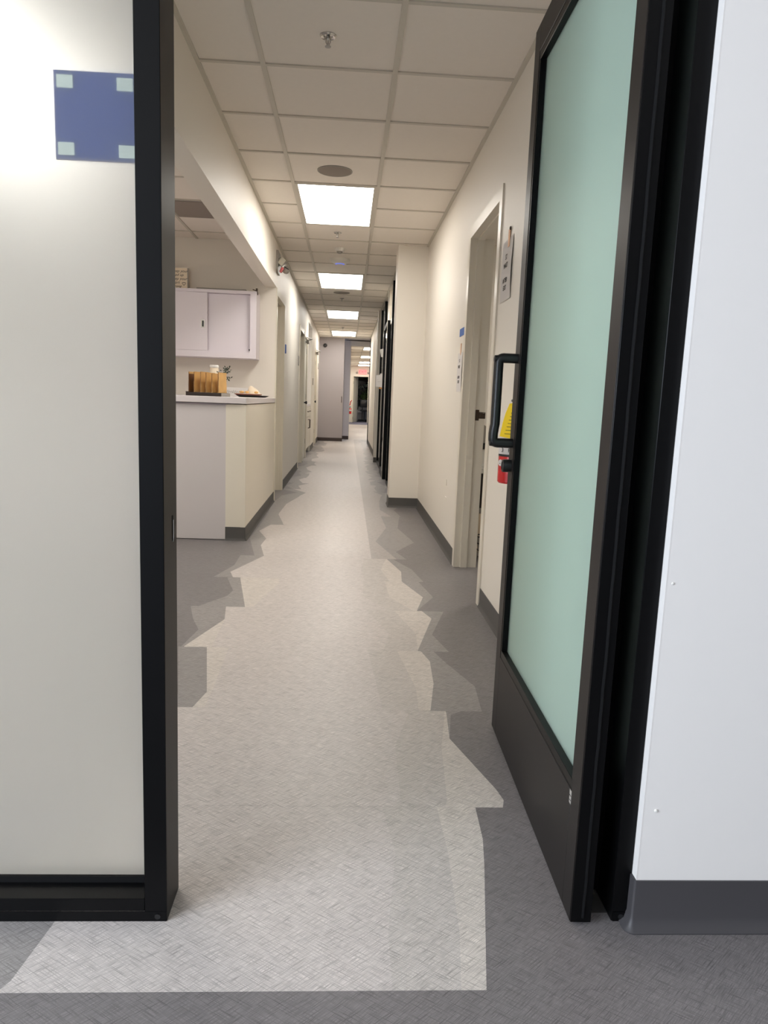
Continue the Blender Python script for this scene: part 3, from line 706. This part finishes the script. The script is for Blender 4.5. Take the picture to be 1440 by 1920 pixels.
# rack of kraft pouches on the counter
ZT = 1.0717
rk = thing('display_rack', (-1.12, 5.95, ZT), 'black tray rack on the counter holding a row of kraft pouches', 'rack', rz=math.radians(-20))
L2, W2 = .160, .068
MB().box(-L2, -W2, 0, L2, W2, .028, bev=.002).build('tray', 'wood_dark', rk, True)
B(-L2-.001, -W2, .028, -L2+.012, W2, .032).build('end_lip', 'wood_dark', rk, True)
B(L2, -W2, .0, L2+.004, W2, .027).build('end_label', 'grey_plastic', rk, True, label='pale grey end strip')
ORD = ['leftmost', 'second from left', 'third from left', 'fourth from left', 'rightmost but one', 'rightmost, fully visible']
def pouch(k, xk):
    rnd = random.Random(k); 
    ca, sa = math.cos(math.radians(-20)), math.sin(math.radians(-20))
    loc = (-1.12 + xk*ca, 5.95 + xk*sa, ZT+.0285)
    t = thing('kraft_pouch', loc, ORD[k] + ' kraft paper pouch in the black rack on the counter', 'pouch', 'kraft pouches in the rack', rz=math.radians(-20+rnd.uniform(-3, 3)))
    bm = MB(); n = 6; h = .152+rnd.uniform(-.006, .006); w = .064
    for side in (0,):
        gv = []
        for face in (1, -1):
            g = []
            for j in range(n+1):
                z = h*j/n; row = []
                for i in range(n+1):
                    y = -w + 2*w*i/n
                    th = .016*(1-(j/n)**1.6)*(1-(2*i/n-1)**2*.8) + .0015
                    row.append(bm.bm.verts.new((face*th+rnd.uniform(-.0012, .0012), y, z)))
                g.append(row)
            gv.append(g)
        fs = []
        for q, g in enumerate(gv):
            for j in range(n):
                for i in range(n):
                    vv = (g[j][i], g[j][i+1], g[j+1][i+1], g[j+1][i])
                    fs.append(bm.bm.faces.new(vv if q == 0 else vv[::-1]))
        a, b = gv
        for j in range(n):
            fs.append(bm.bm.faces.new((a[j][0], a[j+1][0], b[j+1][0], b[j][0]))); fs.append(bm.bm.faces.new((a[j][n], b[j][n], b[j+1][n], a[j+1][n])))
        for i in range(n):
            fs.append(bm.bm.faces.new((a[n][i], a[n][i+1], b[n][i+1], b[n][i]))); fs.append(bm.bm.faces.new((a[0][i], b[0][i], b[0][i+1], a[0][i+1])))
        for f in fs: f.smooth = True
        bmesh.ops.recalc_face_normals(bm.bm, faces=fs)
    bm.build('bag', 'kraft' if k else 'kraft_dark', t, True)
    MB().box(-.0035, -w, h-.012, .0035, w, h+.004).build('seal', 'kraft', t, True)
    B(-.002, -w-.0012, .004, .002, -w+.0005, h).build('gusset_edge', 'kraft_dark', t, True)
for k in range(6): pouch(k, -.135+.053*k)

bt = thing('white_bottle', (-1.15, 6.4, ZT), 'white cylindrical bottle with lid standing behind the kraft pouches', 'bottle')
MB().lathe([(.034, 0), (.037, .004), (.037, .23), (.034, .24)], (-1.15, 6.4, ZT), 'z', 28).build('body', 'cream', bt)
MB().lathe([(.037, .24), (.039, .243), (.039, .258), (.036, .263), (.0, .264)], (-1.15, 6.4, ZT), 'z', 28).build('lid', 'white_plastic', bt)

def leaf_blob(bm, c, n, size, rnd, spread):
    for _ in range(n):
        p = Vector(c) + Vector((rnd.gauss(0, spread), rnd.gauss(0, spread), rnd.gauss(0, spread)))
        d = Vector((rnd.uniform(-1, 1), rnd.uniform(-1, 1), rnd.uniform(-.6, 1))).normalized(); s = size*rnd.uniform(.7, 1.3)
        u = d.orthogonal().normalized(); w = d.cross(u)
        a = bm.bm.verts.new(p); b = bm.bm.verts.new(p+d*s*.5+u*s*.28+w*s*.08); c2 = bm.bm.verts.new(p+d*s); e = bm.bm.verts.new(p+d*s*.5-u*s*.28+w*s*.08)
        bm.bm.faces.new((a, b, c2, e))
rnd = random.Random(3)
pl = thing('potted_sprig', (-1.07, 6.3, ZT), 'small dark leafy sprig in a bottle vase behind the pouches', 'plant')
MB().lathe([(.024, 0), (.027, .01), (.027, .06), (.014, .085), (.012, .11), (.014, .115)], (-1.07, 6.3, ZT), 'z', 20).build('vase', 'dark_plastic', pl)
bm = MB()
for tip in ((-1.02, 6.29, ZT+.232), (-1.075, 6.3, ZT+.20), (-1.01, 6.27, ZT+.15), (-1.04, 6.3, ZT+.20)):
    bm.tube([(-1.07, 6.3, ZT+.10), ((-1.07+tip[0])/2-.005, 6.295, (ZT+.10+tip[2])/2+.01), tip], .0028, 5)
bm.build('stem', 'leaf_dark', pl)
bm = MB()
for c, n in (((-1.02, 6.29, ZT+.232), 22), ((-1.035, 6.29, ZT+.20), 22), ((-1.075, 6.3, ZT+.19), 14), ((-1.01, 6.27, ZT+.15), 12)): leaf_blob(bm, c, n, .022, rnd, .011)
bm.build('leaves', 'leaf_dark', pl, kind='stuff')

cd = thing('card_sign', (-1.09, 7.25, ZT), 'white folded card with grey script behind the snack plate on the counter', 'sign')
MB().prism([(7.21, ZT), (7.213, ZT), (7.255, ZT+.083), (7.30, ZT), (7.303, ZT), (7.255, ZT+.088)], 'x', -1.22, -.96).build('card', 'paper', cd)
sq = []
for k in range(60): sq.append((-1.19+.0034*k, 7.224, ZT+.046+.012*math.sin(k*1.15)*(1+.5*math.sin(k*.31))))
MB().tube(sq, .0012, 4).build('script_line', 'grey_plastic', cd)

tr = thing('snack_tray', (-.90, 7.02, ZT), 'black oval tray at the far corner of the counter', 'tray')
def oval(zr, sx, sy, cx, cy, m_, nm, parent):
    bm = MB(); bm.lathe(zr, (0, 0, 0), 'z', 32); bm.bm.transform(Matrix.Translation((cx, cy, 0)) @ Matrix.Diagonal((sx, sy, 1, 1))); return bm.build(nm, m_, parent)
oval([(.7, ZT), (.8, ZT+.001), (.97, ZT+.014), (1.0, ZT+.017), (1.0, ZT+.0185), (.9, ZT+.0185)], .155, .15, -.902, 7.02, 'wood_dark', 'tray', tr)
pt = thing('red_plate', (-.93, 7.0, ZT+.019), 'red-brown plate with a cream rim resting on the black tray', 'plate')
oval([(.8, ZT+.019), (.85, ZT+.0195), (1.0, ZT+.0235), (1.0, ZT+.030), (.95, ZT+.030)], .128, .125, -.938, 7.0, 'tray_red', 'plate', pt)
oval([(.955, ZT+.030), (1.0, ZT+.0302), (1.0, ZT+.0335), (.955, ZT+.0335)], .129, .126, -.938, 7.0, 'cream', 'rim', pt)
ZP = ZT + .034
ts = thing('snack_bag', (-.90, 7.02, ZP), 'crumpled pale bag peaking up on the red-brown plate', 'bag')
bm = MB(); n = 10; rnd = random.Random(11); rings = []
for j, (r, z) in enumerate(((.075, .0), (.072, .014), (.055, .032), (.030, .055), (.012, .070))):
    rings.append([bm.bm.verts.new((-.885+r*math.cos(2*pi*k/n)*rnd.uniform(.75, 1.1)-.008*j, 7.03+.7*r*math.sin(2*pi*k/n), ZP+z+(rnd.uniform(-.004, .004) if j else .0005))) for k in range(n)])
for a, b in zip(rings, rings[1:]):
    for k in range(n): bm.bm.faces.new((a[k], a[(k+1) % n], b[(k+1) % n], b[k]))
bm.bm.faces.new(rings[-1]); bm.bm.faces.new(rings[0][::-1]); bm.build('bag', 'cream', ts)
for k, (x, y, l) in enumerate(((-1.0, 6.98, 'small golden wrapped sweet at left edge of the red-brown plate'), (-.985, 6.93, 'small golden wrapped sweet second from left on the red-brown plate'), (-.855, 6.93, 'small golden wrapped sweet at right edge of the red-brown plate'), (-.94, 6.92, 'small golden wrapped sweet at front middle of the red-brown plate'))):
    bm = MB(); bm.lathe([(.002, -.02), (.010, -.012), (.012, 0), (.010, .012), (.002, .02)], (x, y, ZP+.0125), 'x', 10)
    o = bm.build('wrapped_sweet', 'gold_bit'); tag(o, l, 'sweet', 'wrapped sweets on the plate')

# alcove ceiling vent
vt = thing('ceiling_vent', (-1.2, 6.4, ZC), 'plain grey unlit ceiling panel in the alcove', 'vent')
B(-1.52, 6.125, ZC-.003, -.875, 6.68, ZC+.004).build('frame', 'grey_plastic', vt)
B(-1.50, 6.145, ZC-.006, -.89, 6.66, ZC-.003).build('grille', 'grille', vt)

# ------------------------------------------------------------------ ceiling fittings
def sprinkler(x, y, label):
    t = thing('sprinkler_head', (x, y, ZC+.004), label, 'sprinkler', 'ceiling sprinklers')
    z = ZC+.005
    MB().lathe([(.036, 0), (.036, -.003), (.030, -.008), (.027, -.006), (.020, -.004), (.018, .001)], (x, y, z), 'z', 28).build('escutcheon', 'chrome', t)
    MB().lathe([(.008, 0), (.008, -.014), (.0045, -.018), (.004, -.034)], (x, y, z), 'z', 14).tube([(x-.009, y, z-.012), (x-.010, y, z-.026), (x-.002, y, z-.040)], .0022, 6).tube([(x+.009, y, z-.012), (x+.010, y, z-.026), (x+.002, y, z-.040)], .0022, 6).build('frame', 'chrome', t)
    MB().lathe([(.003, -.038), (.013, -.043), (.013, -.045), (.003, -.046)], (x, y, z), 'z', 20).build('deflector', 'steel', t)
for x, y, l in ((-.127, 3.335, 'nearest chrome sprinkler head, alone on a tile near top of the view'), (-.137, 7.008, 'sprinkler head between the first light panel and smoke detector'),
                (-.131, 11.448, 'sprinkler head just beyond the second ceiling speaker'), (-.143, 15.991, 'farthest sprinkler head, in front of the fourth light panel')):
    sprinkler(x, y, l)
def speaker(x, y, label):
    t = thing('ceiling_speaker', (x, y, ZC+.004), label, 'speaker', 'round ceiling speakers')
    MB().lathe([(.118, .001), (.118, -.004), (.113, -.006), (.111, -.004)], (x, y, ZC+.005), 'z', 40).build('rim', 'grey_plastic', t)
    MB().lathe([(.1105, -.001), (.1105, -.004), (.05, -.0055), (.0, -.006)], (x, y, ZC+.005), 'z', 40).build('grille', 'grille', t)
speaker(-.130, 5.175, 'larger-looking round grey speaker in ceiling before the first light panel')
speaker(-.130, 10.85, 'round grey speaker in ceiling just beyond the second light panel')
sm = thing('smoke_detector', (-.124, 7.70, ZC), 'small white smoke detector between first sprinkler and access point', 'detector')
MB().lathe([(.052, .006), (.052, -.018), (.044, -.030)], (-.124, 7.70, ZC), 'z', 28).build('base', 'white_plastic', sm)
MB().lathe([(.030, -.030), (.028, -.044), (.018, -.050)], (-.124, 7.70, ZC), 'z', 24).build('sensor', 'grey_plastic', sm)
ap = thing('access_point', (-.128, 8.30, ZC), 'white domed wireless access point with a blue light ring', 'access point')
MB().lathe([(.108, .006), (.108, -.010), (.098, -.026), (.070, -.042), (.052, -.047)], (-.128, 8.30, ZC), 'z', 40).build('dome', 'white_plastic', ap)
MB().lathe([(.040, -.047), (.050, -.0472), (.048, -.0505), (.042, -.051)], (-.128, 8.30, ZC), 'z', 32).build('light_ring', 'led_blue', ap)
MB().lathe([(.0415, -.047), (.0415, -.0515), (.02, -.053), (.0, -.0535)], (-.128, 8.30, ZC), 'z', 32).build('centre_cap', 'white_plastic', ap)
cm = thing('dome_camera', (-.63, 18.72, 2.43), 'small black dome camera high on the lilac end wall', 'camera')
MB().lathe([(.05, 0), (.05, -.02), (.035, -.055), (.01, -.065)], (-.60, 18.75, 2.40), 'y', 20).build('dome', 'dark_plastic', cm)

# emergency light on the left wall
EYC, EZC = 7.62, 2.41
el = thing('emergency_light', (XL, EYC, EZC), 'grey emergency light unit with pinkish red lens high on the left wall', 'emergency light')
def tilted(nm, mt, c, deg, sx, sy, sz, bev=.006, **pr):
    bm = MB().box(-sx/2, -sy/2, -sz/2, sx/2, sy/2, sz/2, bev=bev)
    bm.bm.transform(Matrix.Translation((XL+c[0], EYC+c[1], EZC+c[2])) @ Matrix.Rotation(math.radians(deg), 4, 'Y')); return bm.build(nm, mt, el, **pr)
MB().prism([(EYC-.13, EZC-.075), (EYC-.09, EZC-.105), (EYC+.09, EZC-.105), (EYC+.13, EZC-.075), (EYC+.13, EZC+.105), (EYC-.13, EZC+.105)], 'x', XL, XL+.02).build('back_plate', 'grey_plastic', el)
tilted('lamp_housing', 'clear_lens', (.052, -.03, .005), 38, .058, .12, .075)
bm = MB(); bm.lathe([(.0, .040), (.022, .036), (.034, .022), (.038, 0), (.030, -.022)], (0, 0, 0), 'x', 20)
bm.bm.transform(Matrix.Translation((XL+.085, EYC-.01, EZC-.062)) @ Matrix.Rotation(math.radians(20), 4, 'Y')); bm.build('lamp_head', 'grey_plastic', el)
tilted('lens', 'pink_lens', (.050, -.05, -.072), 30, .026, .05, .055, label='pinkish red lens')
tilted('slot', 'dark_plastic', (.098, -.045, -.05), 30, .05, .012, .007, .001)
MB().tube([(XL+.02, EYC-.06, EZC+.032), (XL+.042, EYC-.07, EZC+.048), (XL+.046, EYC-.06, EZC+.03)], .005, 6).build('bracket', 'chrome', el)

# ------------------------------------------------------------------ notices on the right wall
def paper_sign(name, y0, y1, z0, z1, label, curl, lines, tape):
    t = thing(name, (XR, (y0+y1)/2, z0), label, 'notice')
    bm = MB(); n = 10; A = []; Bk = []
    for j in range(n+1):
        z = z1-(z1-z0)*j/n
        for (yy, out) in ((y0, 1), (y1, .45)):
            x = XR-.002-curl*out*math.sin(pi*j/n*.9)**1.2
            (A if out == 1 else Bk).append((x, yy, z))
    for j in range(n):
        for d, o in ((0, 0), (.0012, 1)):
            q = [(A[j][0]+d, A[j][1], A[j][2]), (Bk[j][0]+d, Bk[j][1], Bk[j][2]), (Bk[j+1][0]+d, Bk[j+1][1], Bk[j+1][2]), (A[j+1][0]+d, A[j+1][1], A[j+1][2])]
            bm.quad(q if o else q[::-1])
    sh = bm.build('sheet', 'paper', t)
    for body, z, s in lines:
        j = (z1-z)/(z1-z0)
        x = XR-.005-curl*.8*math.sin(pi*j*.9)**1.2
        text(body, s, (x, (y0+y1)/2, z), (pi/2, 0, -pi/2), 'ink', sh)
    return t
ps = paper_sign('paper_notice', 3.505, 3.735, 1.597, 1.885, 'larger white paper notice hung by orange tape right of the office doorway', .006,
           (('ST', 1.800, .034), ('WAIT', 1.760, .034), ('AFTER', 1.69, .032), ('EXIT', 1.655, .032)), None)
B(XR-.006, 3.580, 1.845, XR-.003, 3.612, 1.925).build('tape', 'orange', ps, label='orange masking tape strip')
MB().lathe([(.009, 0), (.009, -.004), (.005, -.007)], (XR-.003, 3.575, 1.925), 'x', 12).build('pin', 'bronze_hw', ps)
p2 = paper_sign('paper_notice', 4.86, 5.07, 1.17, 1.43, 'narrow white paper notice left of the office doorway under blue tape', .004,
           (('ST', 1.375, .030), ('WAIT', 1.335, .030), ('AFTER', 1.265, .028), ('EXIT', 1.235, .028)), None)
B(XR-.004, 4.945, 1.415, XR-.001, 4.965, 1.49).build('tape', 'orange', p2, label='orange masking tape strip')
bt2 = B(XR-.003, 4.85, 1.54, XR, 5.045, 1.59).build('blue_tape', 'blue_tape'); tag(bt2, 'blue tape square on right wall above the narrow notice', 'tape')
ot = thing('wall_plate', (XR, 5.35, .39), 'small white wall plate low on right wall near the return', 'wall plate')
B(XR-.004, 5.31, .485, XR, 5.38, .53, bev=.001).build('cover', 'wall', ot); B(XR-.004, 5.30, .385, XR, 5.35, .40, bev=.001).build('clip', 'wall', ot)

# fire extinguishers
def extinguisher(c, r, zb, label, big=True):
    x, y = c; t = thing('fire_extinguisher', (x, y, zb), label, 'extinguisher', 'fire extinguishers')
    h = .20
    MB().lathe([(r*.9, 0), (r, .006), (r, h), (r*.93, h+.022), (r*.7, h+.045), (r*.35, h+.058), (.016, h+.06)], (x, y, zb), 'z', 32).build('cylinder', 'red', t)
    lb = MB().lathe([(r+.0005, .112), (r+.0008, .113), (r+.0008, .120), (r+.0005, .121)], (x, y, zb), 'z', 32).build('band', 'dark_plastic', t)
    MB().lathe([(r+.0005, .1212), (r+.0009, .122), (r+.0009, .194), (r+.0005, .195)], (x, y, zb), 'z', 32).build('label_wrap', 'paper', t)
    MB().lathe([(.017, h+.055), (.017, h+.10), (.024, h+.105), (.022, h+.125), (.008, h+.13)], (x, y, zb), 'z', 16).build('valve', 'dark_plastic', t)
    MB().box(x-.012, y-.085, zb+h+.105, x+.012, y+.03, zb+h+.116, bev=.003).box(x-.012, y-.10, zb+h+.135, x+.012, y+.03, zb+h+.146, bev=.003).build('handle', 'dark_plastic', t)
    MB().tube([(x, y+.02, zb+h+.10), (x+.0, y+r+.02, zb+h+.08), (x, y+r+.018, zb+.16), (x, y+r+.014, zb+.08)], .010, 10).build('hose', 'dark_plastic', t)
    return t
EX, EY, EZ = .690, 2.98, .772
ex = extinguisher((EX, EY), .055, EZ, 'red fire extinguisher with yellow tag hung on right wall behind the glass door handle')
def on_cyl(ang, z, r=.0565): return (EX+r*math.cos(ang), EY+r*math.sin(ang), z)
yt = MB()
TAGP = [(.6265, .966), (.675, .958), (.675, 1.104), (.654, 1.100), (.642, 1.06), (.634, 1.02)]
pts_ = [(-.12, .198), (.03, .190), (.045, .25), (.03, .31), (.0, .345), (-.12, .345)]
bmy = MB()
fv = [bmy.bm.verts.new((p[0], EY-.03-(p[0]-.6265)*.9, p[1])) for p in TAGP]
f = bmy.bm.faces.new(fv); r_ = bmesh.ops.extrude_face_region(bmy.bm, geom=[f])
for v in r_['geom']:
    if isinstance(v, bmesh.types.BMVert): v.co += Vector((.001, .001, 0))
bmesh.ops.recalc_face_normals(bmy.bm, faces=bmy.bm.faces[:])
tgy = bmy.build('inspection_tag', 'yellow', ex, label='bright yellow inspection tag')
tp = MB()
for k in range(7):
    xa, za = .643+.003*k, EZ+.205+.014*k
    tp.quad([(x-.0006, EY-.0306-(x-.6265)*.9, z) for x, z in ((xa, za), (.670, za), (.670, za+.002), (xa, za+.002))])
tp.build('print', 'ink', tgy)
for s_, an, zz in (('3', pi*1.18, .138), ('P', pi*1.36, .138), ('X', pi*1.16, .172)):
    p = on_cyl(an, EZ+zz, .0572); text(s_, .024, p, (pi/2, 0, an+pi/2), 'ink', ex)
p = on_cyl(pi*1.12, EZ+.085, .0545)
MB().lathe([(.0, -.0025), (.014, -.002), (.014, .004)], (0, 0, 0), 'x', 20)
bmr = MB(); bmr.lathe([(.014, -.001), (.0135, .002), (0, .0025)], (0, 0, 0), 'x', 20); bmr.bm.transform(Matrix.Translation(p) @ Matrix.Rotation(pi*1.12, 4, 'Z'))
rd = bmr.build('round_emblem', 'paper', ex)
MB().box(-.0, -.012, -.0008, .0008, .012, .0008) if False else None
q = on_cyl(pi*1.12, EZ+.085, .0572)
text('-', .03, q, (pi/2, 0, pi*1.12+pi/2), 'ink', rd)
B(EX+.055, EY-.03, EZ+.10, XR, EY+.03, EZ+.19).build('wall_bracket', 'dark_plastic', ex)
e2 = extinguisher((.128, 32.9), .07, .42, 'distant red fire extinguisher on left wall of the far passage')
for ch in e2.children: pass
MB().tube([(.12, 32.9, .80), (.15, 32.84, .98), (.20, 32.8, 1.02)], .02, 8).build('horn', 'red', e2)

# ------------------------------------------------------------------ side office furniture seen through the doorway
tb = thing('side_table', (1.25, 5.45, 0), 'white side table inside the right-hand office', 'table')
B(.96, 5.2, .593, 1.6, 5.8, .635, bev=.004).build('table_top', 'white_plastic', tb)
for x, y in ((1.14, 5.225), (1.56, 5.225), (1.14, 5.76), (1.56, 5.76)): MB().tube([(x, y, 0), (x, y, .593)], .016, 10).build('leg', 'white_plastic', tb)
pb = thing('printer', (1.2, 5.45, .635), 'grey-white printer with slanted lid on the side table', 'printer')
B(.965, 5.24, .636, 1.45, 5.7, .768, bev=.006).build('base', 'white_plastic', pb)
B(.965, 5.235, .768, 1.45, 5.7, .812).build('slot', 'screen', pb)
MB().prism([(.965, .812), (1.45, .812), (1.45, .62+.2), (1.08, .89), (.965, .965)], 'y', 5.25, 5.7).build('lid', 'grey_plastic', pb)
bn = thing('storage_box', (1.2, 5.5, 0), 'dark brown storage box under the side table', 'box')
B(.965, 5.27, .33, 1.5, 5.72, .575, bev=.004).build('box', 'wood_dark', bn)
B(.965, 5.27, .0, 1.5, 5.72, .29, bev=.004).build('carton', 'cream', bn); B(.96, 5.26, .29, 1.51, 5.73, .33, bev=.002).build('shelf', 'grey_plastic', bn)
bp_ = thing('waste_basket', (1.0, 5.05, 0), 'small dark wire basket on office floor by the table', 'basket')
bm = MB()
for z, r in ((.01, .05), (.06, .058), (.11, .066), (.16, .072)): bm.tube([(1.02+r*math.cos(2*pi*k/16), 5.05+r*math.sin(2*pi*k/16), z) for k in range(17)], .005, 5)
bm.build('wire_rings', 'dark_plastic', bp_); MB().lathe([(.046, .004), (.05, .012), (.066, .15), (.063, .15), (.045, .012)], (1.02, 5.05, 0), 'z', 20).build('liner', 'grey_plastic', bp_)

# ------------------------------------------------------------------ storefronts on the far right side
def post(x0, y0, x1, y1, parent, name='post', mt='black', z0=.006, z1=ZC-.01): return B(x0, y0, z0, x1, y1, z1).build(name, mt, parent)
s1 = thing('glass_office_front', (.56, 9.0, 0), 'black-framed dark glass office front just beyond the wall return', 'office front')
post(.535, 9.45, .58, 9.52, s1); post(.535, 8.55, .58, 8.62, s1); B(.552, 8.62, .05, .565, 9.45, ZC-.01).build('pane', 'dark_glass', s1)
B(.535, 8.62, .006, .58, 9.45, .05).build('rail', 'black', s1)
B(.548, 9.52, 2.10, .58, 10.015, 2.16).build('transom', 'trim', s1, label='white transom bar'); B(.56, 9.52, 2.16, .575, 10.015, ZC-.01).build('pane', 'dark_glass', s1)
B(.562, 9.52, 0.01, .575, 10.015, 2.10).build('pane', 'dark_glass', s1)
s2 = thing('sliding_glass_door', (.535, 10.4, 0), 'black-framed sliding glass door projecting past the office front', 'door')
post(.512, 10.03, .557, 10.09, s2, 'stile', z1=2.16); post(.512, 10.95, .557, 11.01, s2, 'stile', z1=2.16)
B(.528, 10.09, .1, .538, 10.95, 2.1).build('pane', 'dark_glass', s2); B(.512, 10.09, .006, .557, 10.95, .1).build('rail', 'black', s2); B(.512, 10.09, 2.1, .557, 10.95, 2.16).build('rail', 'black', s2)
B(.5075, 10.03, .01, .512, 10.06, ZC-.01).build('edge_reflection', 'tbar', s2, label='thin pale strip standing in for the glass edge reflection')  # reflection along the glass edge, put in as a pale strip
s3 = thing('glass_office_front', (.56, 12.2, 0), 'second black-framed glass office front, behind the hanging white sign', 'office front')
post(.535, 11.45, .58, 11.53, s3); post(.535, 12.6, .58, 12.68, s3); B(.552, 11.53, .05, .565, 12.6, ZC-.01).build('pane', 'dark_glass', s3); B(.535, 11.53, .006, .58, 12.6, .05).build('rail', 'black', s3)
s4 = thing('glass_office_front', (.56, 13.5, 0), 'third, narrow dark glass office front before the far white wall', 'office front')
post(.535, 13.05, .58, 13.1, s4); post(.52, 13.9, .58, 13.99, s4); B(.552, 13.1, .05, .565, 13.9, ZC-.01).build('pane', 'dark_glass', s4); B(.535, 13.1, .006, .58, 13.9, .05).build('rail', 'black', s4)
s5 = thing('black_door_frame', (.53, 18.45, 0), 'thin black door frame at far end of the right wall', 'door frame')
post(.525, 18.40, .54, 18.5, s5); B(.525, 18.36, 2.1, .54, 18.40, 2.16).build('lug', 'trim', s5)
fs_ = thing('flag_sign', (.5, 11.45, 1.28), 'white flag sign with an orange tab projecting from right wall', 'sign')
MB().prism([(.432, 1.30), (.555, 1.28), (.555, 1.50), (.50, 1.50), (.49, 1.475), (.432, 1.475)], 'y', 11.40, 11.412).build('panel', 'paper', fs_)
B(.49, 11.398, 1.262, .555, 11.41, 1.285).build('tab', 'orange2', fs_, label='orange tab')
B(.455, 11.397, 1.40, .465, 11.40, 1.405).box(.455, 11.397, 1.37, .51, 11.40, 1.373).build('print', 'grey_plastic', fs_)
cs = thing('wall_lamp', (.5, 11.35, 1.78), 'small white cone-shaped fitting on right wall above the flag sign', 'fitting')
MB().prism([(.475, 1.86), (.53, 1.875), (.53, 1.745), (.50, 1.75)], 'y', 11.38, 11.44).build('shade', 'white_plastic', cs)
B(.517, 11.40, 1.60, .527, 11.42, 1.745).build('stem', 'grey_plastic', cs)

# ------------------------------------------------------------------ far passage and office
xs = thing('exit_sign', (.68, 34.45, 2.33), 'glowing red exit sign above the open far door', 'exit sign')
B(.50, 34.42, 2.25, .86, 34.49, 2.45, bev=.01).build('housing', 'exit_red', xs)
text('EXIT', .17, (.68, 34.418, 2.345), (pi/2, 0, 0), 'exit_letter', xs)
for x in (.42, .94): MB().lathe([(.05, 0), (.05, -.05), (.03, -.07)], (x, 34.5, 2.31), 'y', 18).build('lamp_head', 'grey_plastic', xs)
fr = srt('trim_6', (.6, 34.5, 0), 'white frame of the far office door')
B(.21, 34.47, 0, .26, 34.5, 2.18).build('casing', 'trim', fr); B(.95, 34.47, 0, 1.0, 34.5, 2.18).build('casing', 'trim', fr); B(.26, 34.47, 2.13, .95, 34.5, 2.18).build('casing', 'trim', fr)
fd = srt('door_6', (.27, 34.6, 0), 'pale grey far office door standing open')
fdm = MB(); bmesh.ops.create_cube(fdm.bm, size=1, matrix=Matrix.Translation((.36, 34.95, 1.06)) @ Matrix.Rotation(math.radians(72), 4, 'Z') @ Matrix.Diagonal((.72, .045, 2.1, 1)))
fdm.build('leaf', 'door', fd)
MB().tube([(.47, 35.18, 1.0), (.52, 35.16, 1.0), (.47, 35.05, 1.0)], .014, 8).build('lever', 'chrome', fd)
for z in (.2, .45, 1.85): B(.262, 34.46, z-.06, .275, 34.55, z+.06).build('hinge', 'dark_plastic', fd)
ds = thing('office_desk', (.9, 36.6, 0), 'grey desk with white panel in the far office', 'desk')
B(.55, 36.3, .70, 1.6, 36.9, .74).build('desk_top', 'dark_plastic', ds); B(.78, 36.32, .1, 1.58, 36.36, .70).build('front_panel', 'grey_plastic', ds)
B(.55, 36.32, 0, .78, 36.36, .70).build('side_panel', 'grey_plastic', ds); B(.735, 36.30, 0, .77, 36.32, .70).build('leg', 'dark_plastic', ds); B(.55, 36.3, 0, 1.6, 36.33, .1).build('plinth', 'dark_plastic', ds)
B(.50, 36.05, .45, .72, 36.3, .49).build('shelf', 'white_plastic', ds)
oc = thing('office_chair', (.84, 35.75, 0), 'black office chair in front of the far desk', 'chair')
B(.62, 35.55, .70, 1.06, 35.67, 1.06, bev=.03, seg=2).build('backrest', 'dark_plastic', oc); B(.64, 35.6, .5, 1.04, 35.98, .58, bev=.02).build('seat', 'dark_plastic', oc)
MB().tube([(.84, 35.75, .5), (.84, 35.75, .06)], .03, 8).build('column', 'dark_plastic', oc)
for k in range(5): MB().tube([(.84, 35.75, .08), (.84+.22*math.cos(k*1.257), 35.75+.22*math.sin(k*1.257), .03)], .02, 6).build('leg', 'dark_plastic', oc)
fp_ = thing('potted_plant', (1.0, 37.0, .74), 'leafy green plant before the dark window of the far office', 'plant')
MB().lathe([(.09, 0), (.12, .2), (.11, .2), (.08, .02)], (1.0, 36.75, .742), 'z', 18).build('pot', 'dark_plastic', fp_)
bm = MB(); rnd = random.Random(5)
tips = [(.75, 37.0, 1.25), (.88, 36.95, 1.2), (1.0, 36.95, 1.35), (1.08, 36.95, 1.55), (1.12, 37.0, 1.8), (.7, 36.9, 1.1)]
for t_ in tips: bm.tube([(1.0, 36.75, .9), ((1.0+t_[0])/2, 36.85, (.95+t_[2])/2+.1), t_], .008, 5)
bm.build('stem', 'stem', fp_)
bm = MB()
for c, n in (((.75, 37.0, 1.22), 50), ((.88, 36.95, 1.2), 50), ((1.0, 36.95, 1.35), 40), ((1.08, 36.95, 1.5), 40)): leaf_blob(bm, c, n, .10, rnd, .09)
bm.build('leaves', 'leaf', fp_, kind='stuff')
bm = MB()
for c, n in (((.72, 37.1, 1.68), 26), ((.88, 37.1, 1.72), 26), ((1.05, 37.1, 1.8), 30), ((1.1, 37.1, 2.05), 24)): leaf_blob(bm, c, n, .09, rnd, .07)
bm.build('pale_leaves', 'leaf_pale', fp_, kind='stuff')
